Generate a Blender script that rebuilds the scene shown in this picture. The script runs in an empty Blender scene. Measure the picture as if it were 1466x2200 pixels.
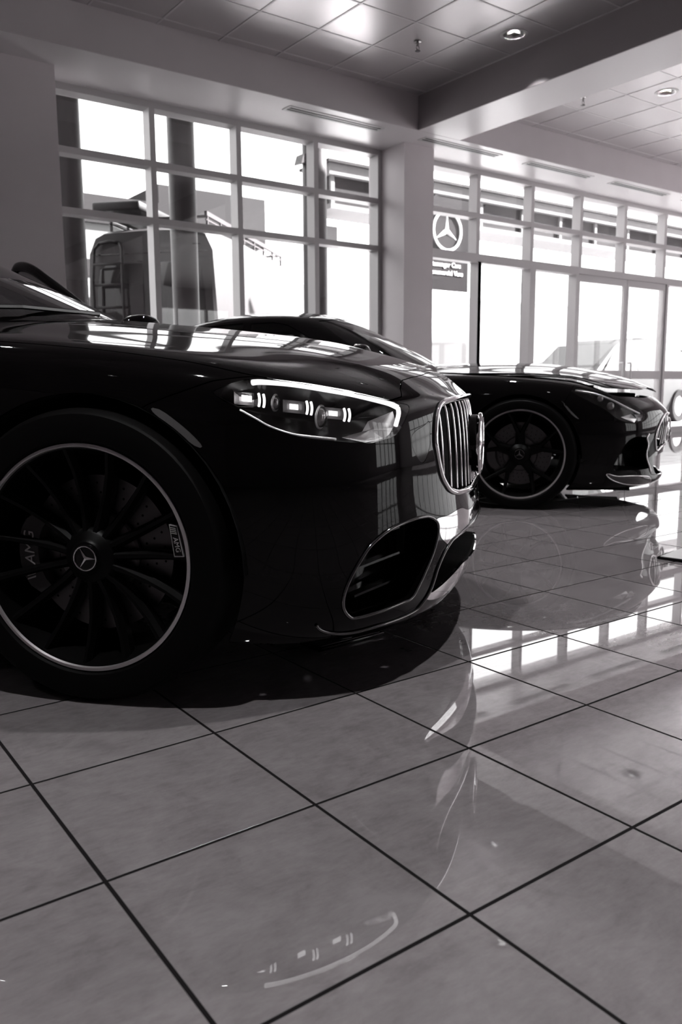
import bpy, bmesh, math, random
import numpy as np
from mathutils import Vector, Matrix, Euler
PI = math.pi
C = bpy.context.scene.collection
random.seed(4)

# ---------------------------------------------------------------- camera
CAM_H = 0.778
YAW, PITCH, ROLL = 0.9376717616, 0.1502649194, -0.0057671327
F_PX = 1755.73
def cam_axes():
    cy, sy, cp, sp = math.cos(YAW), math.sin(YAW), math.cos(PITCH), math.sin(PITCH)
    f = Vector((cp*cy, cp*sy, -sp)); r = Vector((sy, -cy, 0)); u = r.cross(f)
    cr, sr = math.cos(ROLL), math.sin(ROLL)
    return r*cr + u*sr, u*cr - r*sr, f
cam = bpy.data.cameras.new('camera'); co = bpy.data.objects.new('camera', cam); C.objects.link(co)
r_, u_, f_ = cam_axes()
m = Matrix((( r_.x, u_.x, -f_.x, 0), (r_.y, u_.y, -f_.y, 0), (r_.z, u_.z, -f_.z, CAM_H), (0, 0, 0, 1)))
co.matrix_world = m
cam.sensor_fit = 'VERTICAL'; cam.sensor_height = 36.0; cam.lens = 36.0*F_PX/2200
cam.clip_start = 0.05; cam.clip_end = 300
cam.dof.use_dof = True; cam.dof.focus_distance = 2.25; cam.dof.aperture_fstop = 5.6
bpy.context.scene.camera = co

# ---------------------------------------------------------------- world, exposure
sc = bpy.context.scene
sc.view_settings.view_transform = 'Standard'; sc.view_settings.look = 'None'
sc.view_settings.exposure = 0.45; sc.view_settings.gamma = 1.0
sc.view_settings.use_curve_mapping = False
SKY = 3.3
LAMP_W = 345.0
w = bpy.data.worlds.new('overcast_sky'); sc.world = w; w.use_nodes = True
nt = w.node_tree; bgn = nt.nodes['Background']
tc = nt.nodes.new('ShaderNodeTexCoord'); sep = nt.nodes.new('ShaderNodeSeparateXYZ')
mr = nt.nodes.new('ShaderNodeMapRange'); mr.inputs[1].default_value = -0.1; mr.inputs[2].default_value = 0.6
mr.inputs[3].default_value = 0.85; mr.inputs[4].default_value = 1.1
nt.links.new(tc.outputs['Generated'], sep.inputs[0]); nt.links.new(sep.outputs['Z'], mr.inputs[0])
mx = nt.nodes.new('ShaderNodeMath'); mx.operation = 'MULTIPLY'; mx.inputs[1].default_value = SKY
nt.links.new(mr.outputs[0], mx.inputs[0]); nt.links.new(mx.outputs[0], bgn.inputs['Strength'])
bgn.inputs['Color'].default_value = (1.0, 0.992, 0.995, 1)
sc.cycles.max_bounces = 8; sc.cycles.diffuse_bounces = 4; sc.cycles.glossy_bounces = 5
sc.cycles.transmission_bounces = 6; sc.cycles.transparent_max_bounces = 24
sc.cycles.caustics_reflective = False; sc.cycles.caustics_refractive = False
sc.cycles.sample_clamp_indirect = 6.0; sc.cycles.sample_clamp_direct = 0.0
sc.cycles.use_denoising = True
sc.cycles.use_adaptive_sampling = True; sc.cycles.adaptive_threshold = 0.02

sl = bpy.data.lights.new('sun', 'SUN'); sl.energy = 88.0; sl.angle = math.radians(1.5); sl.color = (1, 0.985, 0.99)
so_ = bpy.data.objects.new('sun', sl); C.objects.link(so_); so_.rotation_euler = Vector((0.95, -0.36, 0.62)).to_track_quat('Z', 'Y').to_euler()

def portal(name, loc, rot, sx, sy):
    l = bpy.data.lights.new(name, 'AREA'); l.shape = 'RECTANGLE'; l.size = sx; l.size_y = sy
    l.energy = 1.0; l.cycles.is_portal = True
    o = bpy.data.objects.new(name, l); o.location = loc; o.rotation_euler = rot; C.objects.link(o)
    return o

# ---------------------------------------------------------------- helpers
def tag(o, label=None, cat=None, group=None, kind=None):
    if label: o['label'] = label
    if cat: o['category'] = cat
    if group: o['group'] = group
    if kind: o['kind'] = kind
    return o
def empty(name, loc=(0, 0, 0), rz=0.0, parent=None):
    o = bpy.data.objects.new(name, None); C.objects.link(o); o.location = loc; o.rotation_euler = (0, 0, rz)
    o.empty_display_size = 0.1
    if parent: o.parent = parent
    return o
def mat(name, col, rough=0.5, metal=0.0, ior=1.5, coat=0.0, coat_rough=0.02, emit=None, estr=0.0, spec=0.5):
    m = bpy.data.materials.new(name); m.use_nodes = True
    b = m.node_tree.nodes['Principled BSDF']
    if isinstance(col, (int, float)): col = (col, col, col)
    b.inputs['Base Color'].default_value = (*col, 1); b.inputs['Roughness'].default_value = rough
    b.inputs['Metallic'].default_value = metal; b.inputs['IOR'].default_value = ior
    b.inputs['Coat Weight'].default_value = coat; b.inputs['Coat Roughness'].default_value = coat_rough
    b.inputs['Specular IOR Level'].default_value = spec
    if emit is not None:
        b.inputs['Emission Color'].default_value = (*emit, 1); b.inputs['Emission Strength'].default_value = estr
    return m
def noise_col(m, scale, c0, c1, detail=4.0, rough=0.6, bump=0.0, stretch=None, lo=0.35, hi=0.65):
    """mottles the base colour of a material in object space"""
    nt = m.node_tree; b = nt.nodes['Principled BSDF']
    t = nt.nodes.new('ShaderNodeTexCoord'); n = nt.nodes.new('ShaderNodeTexNoise'); r = nt.nodes.new('ShaderNodeValToRGB')
    mp = nt.nodes.new('ShaderNodeMapping')
    if stretch: mp.inputs['Scale'].default_value = stretch
    n.inputs['Scale'].default_value = scale; n.inputs['Detail'].default_value = detail; n.inputs['Roughness'].default_value = rough
    r.color_ramp.elements[0].position = lo; r.color_ramp.elements[1].position = hi
    r.color_ramp.elements[0].color = (*c0, 1); r.color_ramp.elements[1].color = (*c1, 1)
    nt.links.new(t.outputs['Object'], mp.inputs[0]); nt.links.new(mp.outputs[0], n.inputs['Vector'])
    nt.links.new(n.outputs['Fac'], r.inputs[0]); nt.links.new(r.outputs[0], b.inputs['Base Color'])
    if bump:
        bp = nt.nodes.new('ShaderNodeBump'); bp.inputs['Strength'].default_value = bump; bp.inputs['Distance'].default_value = 0.002
        nt.links.new(n.outputs['Fac'], bp.inputs['Height']); nt.links.new(bp.outputs[0], b.inputs['Normal'])
    return m
def glass(name, tint=0.9, f0=1.0, rough=0.0, spec=1.45):
    """thin sheet glass: see-through, with mirror reflections that grow at grazing angles"""
    m = bpy.data.materials.new(name); m.use_nodes = True; nt = m.node_tree; nt.nodes.clear()
    o = nt.nodes.new('ShaderNodeOutputMaterial'); mix = nt.nodes.new('ShaderNodeMixShader')
    tr = nt.nodes.new('ShaderNodeBsdfTransparent'); gl = nt.nodes.new('ShaderNodeBsdfGlossy'); lw = nt.nodes.new('ShaderNodeLayerWeight')
    lw.inputs['Blend'].default_value = 0.5; r0 = ((spec-1)/(spec+1))**2
    pw = nt.nodes.new('ShaderNodeMath'); pw.operation = 'POWER'; pw.inputs[1].default_value = 5
    ma = nt.nodes.new('ShaderNodeMath'); ma.operation = 'MULTIPLY_ADD'; ma.inputs[1].default_value = 1-r0; ma.inputs[2].default_value = r0
    nt.links.new(lw.outputs['Facing'], pw.inputs[0]); nt.links.new(pw.outputs[0], ma.inputs[0])
    gl.inputs['Roughness'].default_value = rough
    if isinstance(tint, (int, float)): tint = (tint,)*3
    tr.inputs['Color'].default_value = (*tint, 1); gl.inputs['Color'].default_value = (f0, f0, f0, 1)
    nt.links.new(ma.outputs[0], mix.inputs[0]); nt.links.new(tr.outputs[0], mix.inputs[1]); nt.links.new(gl.outputs[0], mix.inputs[2])
    nt.links.new(mix.outputs[0], o.inputs['Surface'])
    return m

class MB:
    """collects shapes, then links them as one mesh object"""
    def __init__(s): s.v = []; s.f = []
    def add(s, vs, fs):
        n = len(s.v); s.v += [tuple(float(c) for c in p) for p in vs]; s.f += [tuple(n+i for i in f) for f in fs]; return s
    def box(s, x0, x1, y0, y1, z0, z1):
        return s.add([(x0,y0,z0),(x1,y0,z0),(x1,y1,z0),(x0,y1,z0),(x0,y0,z1),(x1,y0,z1),(x1,y1,z1),(x0,y1,z1)],
                     [(3,2,1,0),(4,5,6,7),(0,1,5,4),(1,2,6,5),(2,3,7,6),(3,0,4,7)])
    def bar(s, p, q, w, h, up=(0,0,1)):
        p, q = Vector(p), Vector(q); d = (q-p).normalized(); r = d.cross(Vector(up)).normalized(); u = r.cross(d)
        vs = [a + r*sx*w/2 + u*sz*h/2 for a in (p, q) for sx, sz in ((-1,-1),(1,-1),(1,1),(-1,1))]
        return s.add(vs, [(3,2,1,0),(4,5,6,7),(0,1,5,4),(1,2,6,5),(2,3,7,6),(3,0,4,7)])
    def tube(s, pts, r, n=8, closed=False, sq=1.0, up=None):
        """round (or flattened) tube along a path; r may be a list"""
        pts = [Vector(p) for p in pts]; N = len(pts); rr = r if isinstance(r, (list, tuple)) else [r]*N
        vs = []; prev = None
        for i, p in enumerate(pts):
            a = pts[(i-1) % N] if (closed or i > 0) else pts[0]; b = pts[(i+1) % N] if (closed or i < N-1) else pts[-1]
            d = (b-a).normalized()
            if prev is None:
                ref = Vector(up) if up else (Vector((0,0,1)) if abs(d.z) < 0.9 else Vector((1,0,0)))
            else: ref = prev
            x = ref - d*ref.dot(d); x.normalize(); y = d.cross(x); prev = x
            vs += [p + x*math.cos(t)*rr[i] + y*math.sin(t)*rr[i]*sq for t in [2*PI*k/n for k in range(n)]]
        fs = []
        for i in range(N if closed else N-1):
            j = (i+1) % N
            fs += [(i*n+k, i*n+(k+1) % n, j*n+(k+1) % n, j*n+k) for k in range(n)]
        if not closed: fs += [tuple(range(n))[::-1], tuple((N-1)*n+k for k in range(n))]
        return s.add(vs, fs)
    def lathe(s, prof, n=64, axis='z', c=(0,0,0), closed=True):
        """revolves (radius, height) pairs"""
        vs = []; c = Vector(c); M = len(prof)
        for k in range(n):
            t = 2*PI*k/n
            for r, h in prof:
                a, b = r*math.cos(t), r*math.sin(t)
                vs.append(c + (Vector((a, b, h)) if axis == 'z' else Vector((a, h, b)) if axis == 'y' else Vector((h, a, b))))
        fs = []
        for k in range(n):
            l = (k+1) % n
            for i in range(M if closed else M-1):
                j = (i+1) % M
                fs.append((k*M+i, l*M+i, l*M+j, k*M+j))
        return s.add(vs, fs)
    def prism(s, poly, a, b):
        """polygon of 3-D points 'poly' swept by vector b-a (a, b offsets)"""
        n = len(poly); a, b = Vector(a), Vector(b)
        vs = [Vector(p)+a for p in poly] + [Vector(p)+b for p in poly]
        return s.add(vs, [tuple(range(n))[::-1], tuple(range(n, 2*n))] + [(i, (i+1) % n, n+(i+1) % n, n+i) for i in range(n)])
    def build(s, name, m, parent=None, smooth=False, bevel=0.0, auto=None):
        me = bpy.data.meshes.new(name); me.from_pydata(s.v, [], s.f); me.validate()
        bm = bmesh.new(); bm.from_mesh(me); bmesh.ops.recalc_face_normals(bm, faces=bm.faces); bm.to_mesh(me); bm.free()
        o = bpy.data.objects.new(name, me); C.objects.link(o)
        if m: me.materials.append(m)
        if parent: o.parent = parent
        if smooth or auto:
            me.polygons.foreach_set('use_smooth', [True]*len(me.polygons))
            if auto: me.set_sharp_from_angle(angle=math.radians(auto))
        if bevel:
            b = o.modifiers.new('bevel', 'BEVEL'); b.width = bevel; b.segments = 2; b.limit_method = 'ANGLE'; b.angle_limit = math.radians(40)
            me.polygons.foreach_set('use_smooth', [True]*len(me.polygons)); me.set_sharp_from_angle(angle=math.radians(50)) if False else None
        return o
def text_mesh(name, s, size, depth, m, parent, mtx, shear=0.0, align='CENTER', space=1.0):
    c = bpy.data.curves.new(name, 'FONT'); c.body = s; c.size = size; c.extrude = depth; c.align_x = align; c.align_y = 'CENTER'
    c.shear = shear; c.space_character = space; c.resolution_u = 3
    t = bpy.data.objects.new(name, c); C.objects.link(t)
    dg = bpy.context.evaluated_depsgraph_get(); dg.update()
    me = bpy.data.meshes.new_from_object(t.evaluated_get(dg)); bpy.data.objects.remove(t)
    me.transform(mtx); me.name = name
    me.materials.clear(); me.materials.append(m)
    o = bpy.data.objects.new(name, me); C.objects.link(o)
    if parent: o.parent = parent
    return o
def copy_tree(o, parent=None):
    c = o.copy(); C.objects.link(c); c.parent = parent
    for ch in list(o.children): copy_tree(ch, c)
    return c
# ---------------------------------------------------------------- the showroom
# (x runs along the window wall, y towards it; heights measured with the camera at 0.778 m)
ZC, ZS = 3.946, 3.585            # coffer ceiling, soffit underside
YF = 7.18                        # fascia plane of the soffit
XB0, XB1 = 6.355, 6.985          # the cross beam
GR = 0.4072                      # 16 inch floor tile
X0R, X1R, Y0R, YW = -7.5, 17.0, -8.0, 8.35
M = {}
M['wall'] = mat('painted wall', (0.6, 0.56, 0.575), 0.45)
noise_col(M['wall'], 1.2, (0.69, 0.645, 0.663), (0.74, 0.695, 0.713), 3)
M['wall_dark'] = mat('wall paint and beam shade', (0.43, 0.395, 0.409), 0.45)
M['soffit'] = mat('satin soffit paint', (0.86, 0.835, 0.845), 0.30)
M['frame'] = mat('silver window frame', (0.50, 0.485, 0.491), 0.42, 0.1)
M['glass'] = glass('window glass', 0.93, 1.0, 0.0, 1.5)
M['ext_dark'] = mat('exterior pillar', (0.030, 0.027, 0.028), 0.35, spec=0.2)
M['vent'] = mat('white vent', 0.7, 0.4)
M['vent_slot'] = mat('vent slot', 0.02, 0.6)
M['lamp_trim'] = mat('lamp trim', 0.75, 0.3)
M['lamp_reflector'] = mat('lamp reflector', 0.50, 0.25, 0.8)
M['lamp'] = mat('lamp', 0.9, 0.4, emit=(1, 0.98, 0.99), estr=1.2)
M['brass'] = mat('sprinkler metal', (0.35, 0.34, 0.34), 0.25, 1.0)

def tile_floor():
    m = bpy.data.materials.new('polished porcelain tile'); m.use_nodes = True; nt = m.node_tree; b = nt.nodes['Principled BSDF']
    N = nt.nodes.new; L = nt.links.new
    t = N('ShaderNodeTexCoord'); sp = N('ShaderNodeSeparateXYZ'); L(t.outputs['Object'], sp.inputs[0])
    def math_(op, a, bb=None):
        n = N('ShaderNodeMath'); n.operation = op
        for i, x in enumerate((a, bb)):
            if x is None: continue
            if isinstance(x, (int, float)): n.inputs[i].default_value = x
            else: L(x, n.inputs[i])
        return n.outputs[0]
    ds, cells = [], []
    for ax, off in (('X', 0.52152*CAM_H), ('Y', 2.05971*CAM_H)):
        u = math_('DIVIDE', math_('SUBTRACT', sp.outputs[ax], off), GR)
        fr = math_('FRACT', math_('ADD', u, 100.0)); cells.append(math_('FLOOR', math_('ADD', u, 100.0)))
        ds.append(math_('MINIMUM', fr, math_('SUBTRACT', 1.0, fr)))
    d = math_('MULTIPLY', math_('MINIMUM', ds[0], ds[1]), GR)
    grout = N('ShaderNodeMapRange'); grout.inputs[1].default_value = 0.0032; grout.inputs[2].default_value = 0.0041
    grout.inputs[3].default_value = 1.0; grout.inputs[4].default_value = 0.0; L(d, grout.inputs[0])
    g = grout.outputs[0]
    # every tile turns its own cloudy vein pattern
    cb = N('ShaderNodeCombineXYZ'); L(cells[0], cb.inputs[0]); L(cells[1], cb.inputs[1])
    wn = N('ShaderNodeTexWhiteNoise'); L(cb.outputs[0], wn.inputs['Vector'])
    off = N('ShaderNodeVectorMath'); off.operation = 'MULTIPLY_ADD'; off.inputs[1].default_value = (7, 7, 7)
    L(wn.outputs['Color'], off.inputs[0]); L(t.outputs['Object'], off.inputs[2])
    n1 = N('ShaderNodeTexNoise'); n1.inputs['Scale'].default_value = 9; n1.inputs['Detail'].default_value = 9; n1.inputs['Roughness'].default_value = 0.68; n1.inputs['Distortion'].default_value = 0.6
    L(off.outputs[0], n1.inputs['Vector'])
    mp = N('ShaderNodeMapping'); mp.inputs['Rotation'].default_value = (0, 0, 0.7); mp.inputs['Scale'].default_value = (1, 3.2, 1); L(off.outputs[0], mp.inputs[0])
    n2 = N('ShaderNodeTexNoise'); n2.inputs['Scale'].default_value = 26; n2.inputs['Detail'].default_value = 6; n2.inputs['Roughness'].default_value = 0.7
    L(mp.outputs[0], n2.inputs['Vector'])
    s = math_('ADD', math_('MULTIPLY', n1.outputs['Fac'], 0.6), math_('MULTIPLY', n2.outputs['Fac'], 0.4))
    s = math_('ADD', s, math_('MULTIPLY', math_('SUBTRACT', wn.outputs['Value'], 0.5), 0.05))
    rp = N('ShaderNodeValToRGB'); rp.color_ramp.elements[0].position = 0.36; rp.color_ramp.elements[1].position = 0.61
    rp.color_ramp.elements[0].color = (*FLOOR0, 1); rp.color_ramp.elements[1].color = (*FLOOR1, 1); L(s, rp.inputs[0])
    mx = N('ShaderNodeMix'); mx.data_type = 'RGBA'; L(g, mx.inputs[0]); L(rp.outputs[0], mx.inputs[6]); mx.inputs[7].default_value = (0.006, 0.005, 0.0055, 1)
    L(mx.outputs[2], b.inputs['Base Color'])
    L(math_('ADD', math_('MULTIPLY', g, 0.7), 0.012), b.inputs['Roughness'])
    b.inputs['IOR'].default_value = 2.0
    L(math_('SUBTRACT', 0.5, math_('MULTIPLY', g, 0.48)), b.inputs['Specular IOR Level'])
    bp = N('ShaderNodeBump'); bp.inputs['Strength'].default_value = 0.5; bp.inputs['Distance'].default_value = 0.0015
    L(math_('SUBTRACT', 1.0, g), bp.inputs['Height'])
    w1 = N('ShaderNodeTexNoise'); w1.inputs['Scale'].default_value = 2.2; w1.inputs['Detail'].default_value = 1
    L(off.outputs[0], w1.inputs['Vector'])
    b2 = N('ShaderNodeBump'); b2.inputs['Strength'].default_value = 0.012; b2.inputs['Distance'].default_value = 0.01
    L(w1.outputs['Fac'], b2.inputs['Height']); L(bp.outputs[0], b2.inputs['Normal']); L(b2.outputs[0], b.inputs['Normal'])
    return m
FLOOR0, FLOOR1 = (0.118, 0.105, 0.110), (0.172, 0.156, 0.162)
M['floor'] = tile_floor()

def ceiling_mat():
    m = bpy.data.materials.new('perforated metal ceiling tile'); m.use_nodes = True; nt = m.node_tree; b = nt.nodes['Principled BSDF']
    N = nt.nodes.new; L = nt.links.new
    b.inputs['Base Color'].default_value = (0.48, 0.47, 0.475, 1); b.inputs['Roughness'].default_value = 0.30; b.inputs['Metallic'].default_value = 0.55
    t = N('ShaderNodeTexCoord'); mp = N('ShaderNodeMapping'); mp.inputs['Rotation'].default_value = (0, 0, PI/4); mp.inputs['Scale'].default_value = (110, 110, 0)
    L(t.outputs['Object'], mp.inputs[0])
    v = N('ShaderNodeTexVoronoi'); v.inputs['Scale'].default_value = 1.0; v.inputs['Randomness'].default_value = 0.0; L(mp.outputs[0], v.inputs['Vector'])
    r = N('ShaderNodeValToRGB'); r.color_ramp.elements[0].position = 0.18; r.color_ramp.elements[1].position = 0.26
    r.color_ramp.elements[0].color = (0.34, 0.32, 0.328, 1); r.color_ramp.elements[1].color = (0.66, 0.635, 0.645, 1)
    L(v.outputs['Distance'], r.inputs[0]); L(r.outputs[0], b.inputs['Base Color'])
    return m
M['tile'] = ceiling_mat()
M['grid'] = mat('ceiling grid', (0.75, 0.73, 0.74), 0.35, 0.2)

def structure(o, label=None):
    o['kind'] = 'structure'
    if label: o['label'] = label
    return o
structure(MB().box(X0R, X1R, Y0R, 8.30, -0.12, 0).build('floor', M['floor']))
# ceiling slab (hidden above), soffit, beam, walls
structure(MB().box(X0R-0.2, X1R+0.2, Y0R-0.2, YW+0.2, ZC+0.20, ZC+1.30).build('ceiling', M['wall_dark']))  # unseen slab made extra thick to keep sun off the pillars
mb = MB(); mb.box(X0R, X1R, YF, YW, ZS, ZC+0.20); structure(mb.build('trim_1', M['soffit']), 'painted soffit running above the window wall')
mb = MB(); mb.box(X0R, X1R, YF-0.012, YF-0.001, ZS+0.001, ZC+0.20); structure(mb.build('trim_2', M['wall']), 'fascia board on the room side of the soffit')
mb = MB(); mb.box(XB0, XB1, Y0R, YF-0.013, ZS, ZC+0.20); structure(mb.build('trim_3', M['soffit']), 'white cross beam between the two ceiling coffers')
mb = MB(); mb.box(XB0-0.012, XB0-0.001, Y0R, YF-0.013, ZS+0.001, ZC+0.20); structure(mb.build('trim_4', M['wall_dark']), 'left side of the cross beam, its shade coloured in grey')  # darker board puts the shade of the beam's left side into colour
# wall between and beside the windows
mb = MB(); mb.box(X0R, 2.52, 7.63, YW, 0, ZS); structure(mb.build('wall_back', M['wall']), 'plain wall left of the first window')
mb = MB(); mb.box(6.508, 6.968, 7.585, 8.25, 0, ZS); structure(mb.build('wall_pier', M['wall']), 'pier between the two window bays')
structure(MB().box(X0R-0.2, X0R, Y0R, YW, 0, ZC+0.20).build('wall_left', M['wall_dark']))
# rear wall behind the viewer, right wall with glazing
mb = MB(); mb.box(X0R, 10.4, Y0R-0.2, Y0R, 0, ZC+0.20); mb.box(10.4, 15.7, Y0R-0.2, Y0R, 0, 0.4); mb.box(10.4, 15.7, Y0R-0.2, Y0R, 3.3, ZC+0.20); mb.box(15.7, X1R, Y0R-0.2, Y0R, 0, ZC+0.20)
structure(mb.build('wall_front', M['wall_dark']))
o = empty('window_8', (10.4, Y0R-.16, 0)); o['kind'] = 'structure'; o['label'] = 'window grid in the wall behind the viewer'
for k in range(6):
    mb = MB(); mb.box(k*1.048, k*1.048+.06, 0, .14, .4, 3.3); mb.build('mullion', M['frame'], o)
for z in (1.5, 2.4):
    mb = MB(); mb.box(0.06, 5.24, 0.01, .13, z, z+.06); mb.build('transom', M['frame'], o)
MB().box(0, 5.3, .06, .066, .4, 3.3).build('pane', M['glass'], o)
mb = MB(); mb.box(X1R, X1R+0.2, Y0R, -5.2, 0, ZC+0.20); mb.box(X1R, X1R+0.2, -5.2, 4.4, 2.95, ZC+0.20); mb.box(X1R, X1R+0.2, 4.4, YW, 0, ZC+0.20); mb.box(X1R, X1R+0.2, -5.2, 4.4, 0, 0.5)
structure(mb.build('wall_right', M['wall_dark']))
o = empty('window_7', (X1R, -5.2, 0)); o['kind'] = 'structure'; o['label'] = 'window grid in the right-hand wall'
for k in range(10):
    y = k*1.06; mb = MB(); mb.box(0.02, .16, y, y+.06, .5, 2.95); mb.build('mullion', M['frame'], o)
for z in (1.25, 2.05):
    mb = MB(); mb.box(0.03, .15, 0.06, 9.54, z, z+.06); mb.build('transom', M['frame'], o)
MB().box(.09, .096, 0, 9.6, .5, 2.95).build('pane', M['glass'], o)

# ceiling tiles, one mesh per coffer (a suspended grid of lay-in panels)
TS = 0.61
# positions of the recessed lamps (their tiles have a round opening)
LP = [(6.005, 5.486, 'round recessed lamp in the left coffer near the beam'), (8.49, 5.528, 'round recessed lamp in the right coffer'),
      (4.92, 4.38, None), (2.48, 4.38, None), (0.04, 4.38, None), (-2.4, 4.38, None), (4.92, 1.33, None), (2.48, 1.33, None), (0.04, 1.33, None), (-2.4, 1.33, None), (4.92, -1.7, None), (2.48, -1.7, None), (0.04, -1.7, None), (-2.4, -1.7, None), (2.48, -4.8, None), (-2.4, -4.8, None),
      (10.9, 5.53, None), (13.3, 5.53, None), (8.49, 2.5, None), (10.9, 2.5, None), (13.3, 2.5, None), (8.49, -.6, None), (11.5, -.6, None), (8.49, -3.7, None)]
def holed(mb, a, b, c, d, z0, z1, hs):
    """tile a..b, c..d with round openings; one opening per strip"""
    hs = sorted(hs); cuts = [a]+[(p[0]+q[0])/2 for p, q in zip(hs[:-1], hs[1:])]+[b]
    for (hx, hy), x0, x1 in zip(hs, cuts[:-1], cuts[1:]):
        n = 48; r = .108; ang = [2*PI*(k+.5)/n for k in range(n)]; I = [(hx+r*math.cos(t), hy+r*math.sin(t)) for t in ang]; O_ = []
        for t in ang:
            cx, sy = math.cos(t), math.sin(t); tx = ((x1 if cx > 0 else x0)-hx)/cx if abs(cx) > 1e-9 else 1e9; ty = ((d if sy > 0 else c)-hy)/sy if abs(sy) > 1e-9 else 1e9
            k = min(max(min(tx, ty), r*1.02), 9); O_.append((min(max(hx+cx*k, x0), x1), min(max(hy+sy*k, c), d)))
        vs = [(x, y, z0) for x, y in I+O_]; fs = [(k, (k+1) % n, n+(k+1) % n, n+k) for k in range(n)]
        for k in range(n):   # fill the square's corners
            p, q = O_[k], O_[(k+1) % n]
            if abs(p[0]-q[0]) > 1e-6 and abs(p[1]-q[1]) > 1e-6:
                cr = (x1 if (p[0] > hx) else x0, d if (p[1] > hy) else c); vs.append((cr[0], cr[1], z0)); fs.append((n+k, n+(k+1) % n, len(vs)-1))
        mb.add(vs, fs)
def coffer(name, x0, x1, y0, y1, ox, oy, label, gap=None):
    t = MB(); g = MB()
    import itertools
    i0, i1 = math.floor((x0-ox)/TS)-1, math.ceil((x1-ox)/TS)+1
    j0, j1 = math.floor((y0-oy)/TS)-1, math.ceil((y1-oy)/TS)+1
    for i in range(i0, i1):
        for j in range(j0, j1):
            a, b = max(x0, ox+i*TS+0.0102), min(x1, ox+(i+1)*TS-0.0102); c, d = max(y0, oy+j*TS+0.0102), min(y1, oy+(j+1)*TS-0.0102)
            if b-a < 0.02 or d-c < 0.02: continue
            hs = [(p[0], p[1]) for p in LP if a-.11 < p[0] < b+.11 and c-.11 < p[1] < d+.11]
            if hs: holed(t, a, b, c, d, ZC-0.002, ZC+0.012, [(min(max(h[0], a+.115), b-.115), min(max(h[1], c+.115), d-.115)) for h in hs])
            else: t.box(a, b, c, d, ZC-0.002, ZC+0.012)
    for i in range(i0, i1+1):
        x = ox+i*TS
        if x0 < x < x1: g.box(x-0.0095, x+0.0095, y0, y1, ZC-0.006, ZC+0.020)
    for j in range(j0, j1+1):
        y = oy+j*TS
        if y0 < y < y1: g.box(x0, x1, y-0.0095, y+0.0095, ZC-0.0055, ZC+0.0205)
    o = structure(t.build(name, M['tile'], None), label)
    g.build('ceiling_grid', M['grid'], o)
    return o
KS = 0.61/0.39399924756
OX, OY = 2.122449285140008*KS, 4.545695260542511*KS
coffer('ceiling_panels', X0R, XB0-0.014, Y0R, YF-0.014, OX, OY, 'perforated metal ceiling tiles of the left coffer')
coffer('ceiling_panels', XB1+0.002, X1R, Y0R, YF-0.014, 8.205-TS, 5.832, 'perforated metal ceiling tiles of the right coffer')

# window bays -----------------------------------------------------------
def bay(n, xs, zs, y, z0, ztop, label, fw=0.06, dp=0.15, full=None):
    """xs: mullion left edges incl. jambs; zs: transom (bottom, top) pairs"""
    o = empty('window_%d' % n, (xs[0], y, 0)); o['kind'] = 'structure'; o['label'] = label
    def at(mb, name, m): 
        b = mb.build(name, m, o, bevel=0.0); b.location = (-xs[0], -y, 0); return b
    for x in xs:
        mm = MB(); mm.box(x, x+fw, y, y+dp, z0, ztop); at(mm, 'mullion', M['frame'])
    for (a, b) in zs:
        mm = MB()
        for k in range(len(xs)-1): mm.box(xs[k]+fw, xs[k+1], y+0.001, y+dp, a, b)
        at(mm, 'transom', M['frame'])
    for k in range(len(xs)-1):
        zz = [z0] + [v for p in zs for v in p]
        zz = sorted(zs)
        for (a, b) in zip(zz[:-1], zz[1:]):
            mm = MB(); mm.box(xs[k]+fw-0.005, xs[k+1]+0.005, y+dp-0.012, y+dp-0.006, a[1]-0.005, b[0]+0.005)
            at(mm, 'pane', M['glass'])
    return o
d = -0.022
bay(1, [2.565, 3.55, 4.525, 5.52, 6.45], [(0.0, 0.08), (0.92, 0.98), (2.445+d, 2.505+d), (2.99+d, 3.05+d), (3.545+d, 3.585)], 8.0, 0.0, ZS, 'left window bay of four columns of panes')
XR = [6.97, 8.075, 9.14, 10.21, 11.28, 12.36, 13.44, 14.52, 15.6, 16.68]
bay(2, XR, [(2.455+d, 2.55+d), (3.0+d, 3.065+d), (3.545+d, 3.585)], 7.95, 2.455+d, ZS, 'upper rows of the right window bay')
bay(3, [6.97, 8.12], [(0.0, 0.08), (2.44+d, 2.455+d)], 7.951, 0.0, 2.433, 'tall pane left of the right bay')
bay(4, [8.121, 9.155], [(0.0, 0.08), (2.44+d, 2.455+d)], 7.951, 0.0, 2.433, 'tall side pane beside the entrance')
bay(5, [12.50, 13.46, 14.5, 15.58, 16.66], [(0.0, 0.10), (0.90, 1.03), (2.44+d, 2.455+d)], 7.951, 0.0, 2.433, 'lower panes right of the entrance')
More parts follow.
